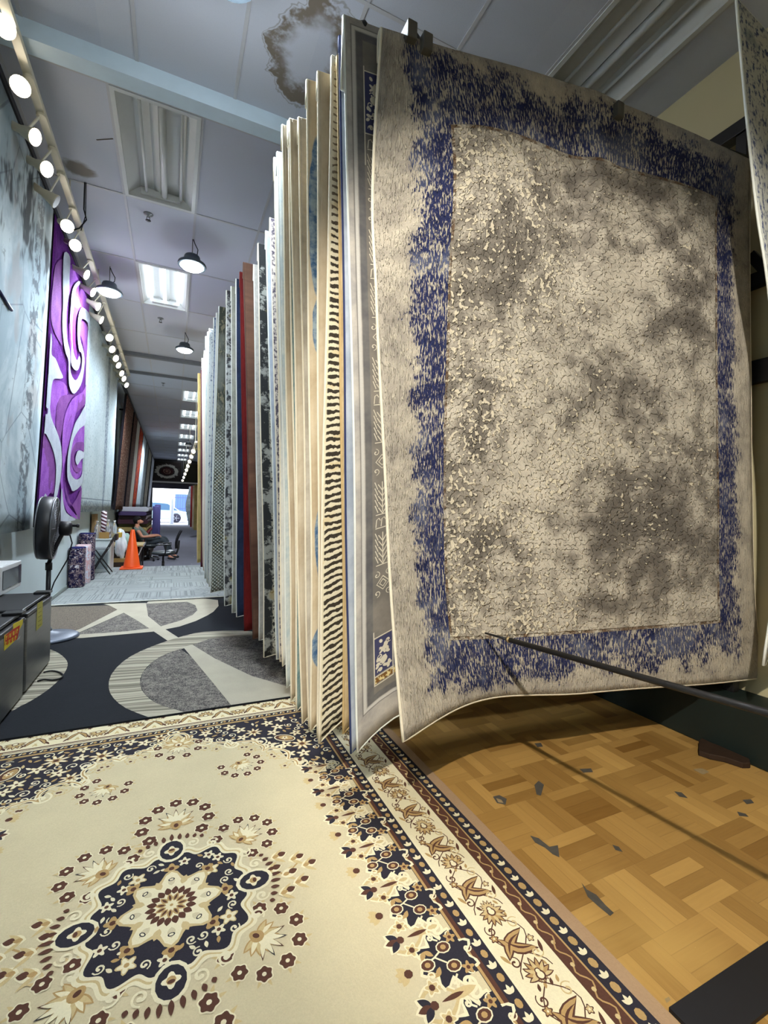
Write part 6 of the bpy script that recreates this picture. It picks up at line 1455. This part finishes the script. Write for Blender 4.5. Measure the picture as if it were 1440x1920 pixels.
mb = MB(); mb.lathe([(0, -.004), (.014, 0), (0, .004)], Vector((mxx-.128, MY, z0+1.035)), (1, 0, .2), 10, ry=.5); part(mb, 'mouth', plain('lips', (140, 78, 70), .5), man)

# rugs on a second rack at the right, far down
for k, (x0, x1, m_, Y, lab) in enumerate(((354.5, 357.5, O6, 21.5, 'dark grey rug on the far right rack, first towards the aisle'), (358, 361, M_RED, 20.8, 'red rug on the far right rack'), (361.5, 365, M_BEIGE, 20.0, 'pale rug on the far right rack beside the red one'), (365, 369, M_GOLD, 19.2, 'olive rug on the far right rack, closest to the long row'))):
    a_, b_ = at_y(x0, 912-k, Y), at_y(x0, 985+k*3, Y)
    mb = MB(); zt_, zb_ = a_.z, max(b_.z, low_z(Y)+.05); n_ = 12
    for i in range(n_+1):
        t = i/n_; bul = -.12*math.sin(PI*t)**2 if k == 0 else 0
        for X in (a_.x+bul, a_.x+1.6):
            for dy in (0, .02): mb.v.append((X, Y+dy+.02*math.sin(t*7), zt_+(zb_-zt_)*t))
    for i in range(n_):
        b = i*4
        for q in ((0, 2, 6, 4), (1, 5, 7, 3), (0, 4, 5, 1), (2, 3, 7, 6)): mb.f.append([b+v for v in q]); mb.m.append(0); mb.sm.append(False)
    mb.f += [[0, 1, 3, 2], [n_*4, n_*4+2, n_*4+3, n_*4+1]]; mb.m += [0, 0]; mb.sm += [False, False]
    for i, v in enumerate(mb.v): mb.uv[i] = (v[0], v[2])
    solo(mb, 'hanging_rug', [m_], lab, 'rug', 'rugs on the far right rack')
# the medallion rug pinned on the header wall over the entrance
w0, w1 = at_y(286, 866, YF), at_y(340, 868, YF); zc0, zc1 = at_y(312, 901, YF).z, at_y(312, 866, YF).z
g = G('header_rug_pile', .9, .08); u = g.uv(); x, y, z = g.sep(u); x2, y2 = (x-.5)*2, (y-.5)*2; n_ = (g.noise(u, 9, 3, .7)-.5)*.30
r_ = g.m('SQRT', x2*x2+y2*y2*1.15)+n_
c = g.mix(g.ss(.62, .66, g.noise(u, 22, 3, .6)), lin(62, 54, 52), lin(96, 86, 80)); c = g.mix(g.ss(.54, .57, r_)*(1-g.ss(.78, .82, r_+n_)), c, lin(196, 190, 178)); c = g.mix(1-g.ss(.42, .45, r_), c, lin(66, 38, 40))
c = g.mix(g.ss(.2, .22, r_)*(1-g.ss(.26, .28, r_)), c, lin(130, 108, 96)); c = g.mix(1-g.ss(.09, .11, r_), c, lin(130, 96, 84)); MH = g.out(c)
mb = MB(); vs = [(w0.x, YF-.02, zc0), (w1.x, YF-.02, zc0), (w1.x, YF-.02, zc1), (w0.x, YF-.02, zc1)]; mb.add(vs+[(v[0], YF-.004, v[2]) for v in vs], [(0, 1, 2, 3), (7, 6, 5, 4), (0, 4, 5, 1), (1, 5, 6, 2), (2, 6, 7, 3), (3, 7, 4, 0)]); mb.uv = {k: v for k, v in zip(range(8), ((0, 0), (1, 0), (1, 1), (0, 1))*2)}
solo(mb, 'wall_rug', MH, 'dark rug with a pale oval medallion pinned above the entrance', 'rug')
w2 = at_y(372, 870, YF); mb = MB(); mb.box(w1.x+.15, 3.4, YF-.02, YF-.004, zc0-.1, zc1-.05); solo(mb, 'wall_rug', ornate('olive_header_pile', (58, 54, 44), (84, 80, 66), (104, 98, 84), 6, 14), 'plain dark olive rug hung beside the medallion rug over the entrance', 'rug')

# ================================================================== STREET
asph = plain('sunlit_paving', (150, 152, 160), .9, .1, 0, .08, 3)
mb = MB(); mb.add([(-14, YF+.0, .19), (16, YF, .19), (16, 60, .05), (-14, 60, .05)], [(0, 1, 2, 3)]); struct(mb, 'pavement', asph)
bw = plain('white_street_wall', (226, 226, 232), .8, .2, 0, .04, 1)
mb = MB(); mb.box(-14, 16, 46, 47, 0, 9); struct(mb, 'wall_street', bw)
mb = MB()
for X in (-3.4, .2, 3.4): mb.box(X, X+1.5, 45.96, 46.0, .9, 2.5)
struct(mb, 'window_1', plain('street_window', (70, 92, 140), .2, .5))
fn = thing('street_fence', 'dark railing across the street seen through the entrance', 'fence', (1.5, 43, .1))
fm = plain('blue_grey_iron', (54, 66, 110), .5, .3)
for z_ in (1.15, 2.1): mb = MB(); mb.box(.1, 5, 43, 43.05, z_, z_+.06); part(mb, 'rail', fm, fn)
for i in range(24): mb = MB(); mb.box(.15+i*.2, .19+i*.2, 43.005, 43.045, .13, 2.4); part(mb, 'bar', fm, fn)
CY = 36.5; cq = at_y(330, 970, CY)
car = thing('parked_car', 'pale silver-blue car parked in the street outside the entrance', 'car', (cq.x, CY, .16))
paint = plain('silver_blue_paint', (150, 176, 200), .25, .5, .3, .03); glassm = plain('car_glass', (60, 84, 110), .1, .5); gz = .165
prof = [(1.0, .25), (1.02, .55), (.85, .74), (.25, .86), (-.55, 1.42), (-1.4, 1.50), (-2.4, 1.44), (-3.0, .95), (-3.35, .88), (-3.4, .35), (-3.3, .25), (-2.85, .25)]
arch = lambda c: [(c-.38*math.cos(a), .30+.38*math.sin(a)) for a in [PI*i/10 for i in range(11)]]
wf = 0.0; wr_ = -2.65
out = prof[:-1]+[(wr_-.38, .25)]+arch(wr_)+[(wr_+.38, .25), (wf-.38, .25)]+arch(wf)+[(wf+.38, .25)]
mb = MB(); mb.prism([(cq.x+p[0], CY, gz+p[1]) for p in out], (0, 1.7, 0)); part(mb, 'body', paint, car, .04)
mb = MB(); mb.prism([(cq.x+p[0], CY-.012, gz+p[1]) for p in ((.1, .90), (-.58, 1.36), (-1.35, 1.42), (-2.3, 1.36), (-2.75, .95))], (0, .011, 0)); part(mb, 'window', glassm, car)
for wx_ in (wf, wr_):
    mb = MB(); mb.lathe([(.2, -.09), (.33, -.09), (.34, -.02), (.34, .08), (.2, .09)], (cq.x+wx_, CY+.08, gz+.335), (0, 1, 0), 28); w_ = part(mb, 'wheel', plain('tyre', (40, 40, 52), .8, .1), car)
    mb = MB(); mb.lathe([(.21, -.085), (.05, -.07), (0, -.09)], (cq.x+wx_, CY+.08, gz+.335), (0, 1, 0), 20)
    for i in range(5):
        b = 2*PI*i/5; mb.beam((cq.x+wx_, CY-.02, gz+.335), (cq.x+wx_+.22*math.cos(b), CY-.02, gz+.335+.22*math.sin(b)), .05, .02)
    part(mb, 'hubcap', plain('alloy', (170, 176, 190), .3, .5, .6), car, sub=w_)
mb = MB(); mb.box(cq.x+.86, cq.x+1.0, CY-.01, CY+.06, gz+.60, gz+.70); part(mb, 'headlamp', plain('lamp_glass', (200, 206, 212), .1, .5), car)
mb = MB(); mb.tube([(cq.x-.28, 33.4, .17), (cq.x-.28, 33.4, 4.2)], .12, 12); solo(mb, 'street_post', plain('pale_post', (210, 214, 226), .6, .2), 'pale upright post just outside the entrance', 'post')

# ================================================================== LIGHT
W_ = bpy.data.worlds.new('sky'); sc.world = W_; W_.use_nodes = True
bg = W_.node_tree.nodes['Background']; bg.inputs[0].default_value = (.80, .90, 1.0, 1); bg.inputs[1].default_value = 6.0
s_ = lamp('sun', 'SUN', (0, 40, 30), 9, (1, .97, .92), .01, None); s_.data.angle = .01; s_.rotation_euler = (math.radians(38), math.radians(12), 0)
COOL = (.82, .92, 1.0); WARM = (1.0, .85, .63)
for x, y, z, e in [p[:3]+(q,) for p, q in zip(PENDS, (270, 330, 480, 300))]+[(.15, -.9, EYE+2.6, 50), (.15, -3.2, EYE+2.6, 45), (.1, 11.6, EYE+2.6, 480), (.0, 20, EYE+2.6, 420)]:  # beyond the hung pendants, unseen fill lamps added for ambient and the far end
    lamp('pendant_and_fill_light', 'SPOT', (x, y, z-.04), e, COOL, .10, (x, y, 0), spot=168, blend=.5)
    if -.5 < y < 9: lamp('lens_spill', 'POINT', (x, y, z-.10), 16 if (x < 0 or y < 3) else 6, COOL, .09)
for i, (f, a) in enumerate(SP): lamp('track_light', 'SPOT', tuple(f+a*.012), 26, WARM, .05, tuple(f+a), spot=80, blend=.6)
# the heads on the stretch of track behind the camera that wash the front rugs
for p, t, e, an in (((-.93, -1.10, EYE+2.50), (2.05, 1.5, EYE-.25), 900, 52), ((-.93, -.55, EYE+2.50), (.62, 2.3, EYE-.45), 105, 44), ((-.93, -1.7, EYE+2.5), (1.6, .3, .0), 90, 50)):
    lamp('track_light', 'SPOT', p, e, (1.0, .93, .80), .03, t, spot=an, blend=.45)
sc.view_settings.view_transform = 'Standard'; sc.view_settings.look = 'None'; sc.view_settings.gamma = 1; sc.view_settings.exposure = 0.0
sc.cycles.use_denoising = True
sc.cycles.max_bounces = 7; sc.cycles.diffuse_bounces = 4; sc.cycles.sample_clamp_indirect = 6
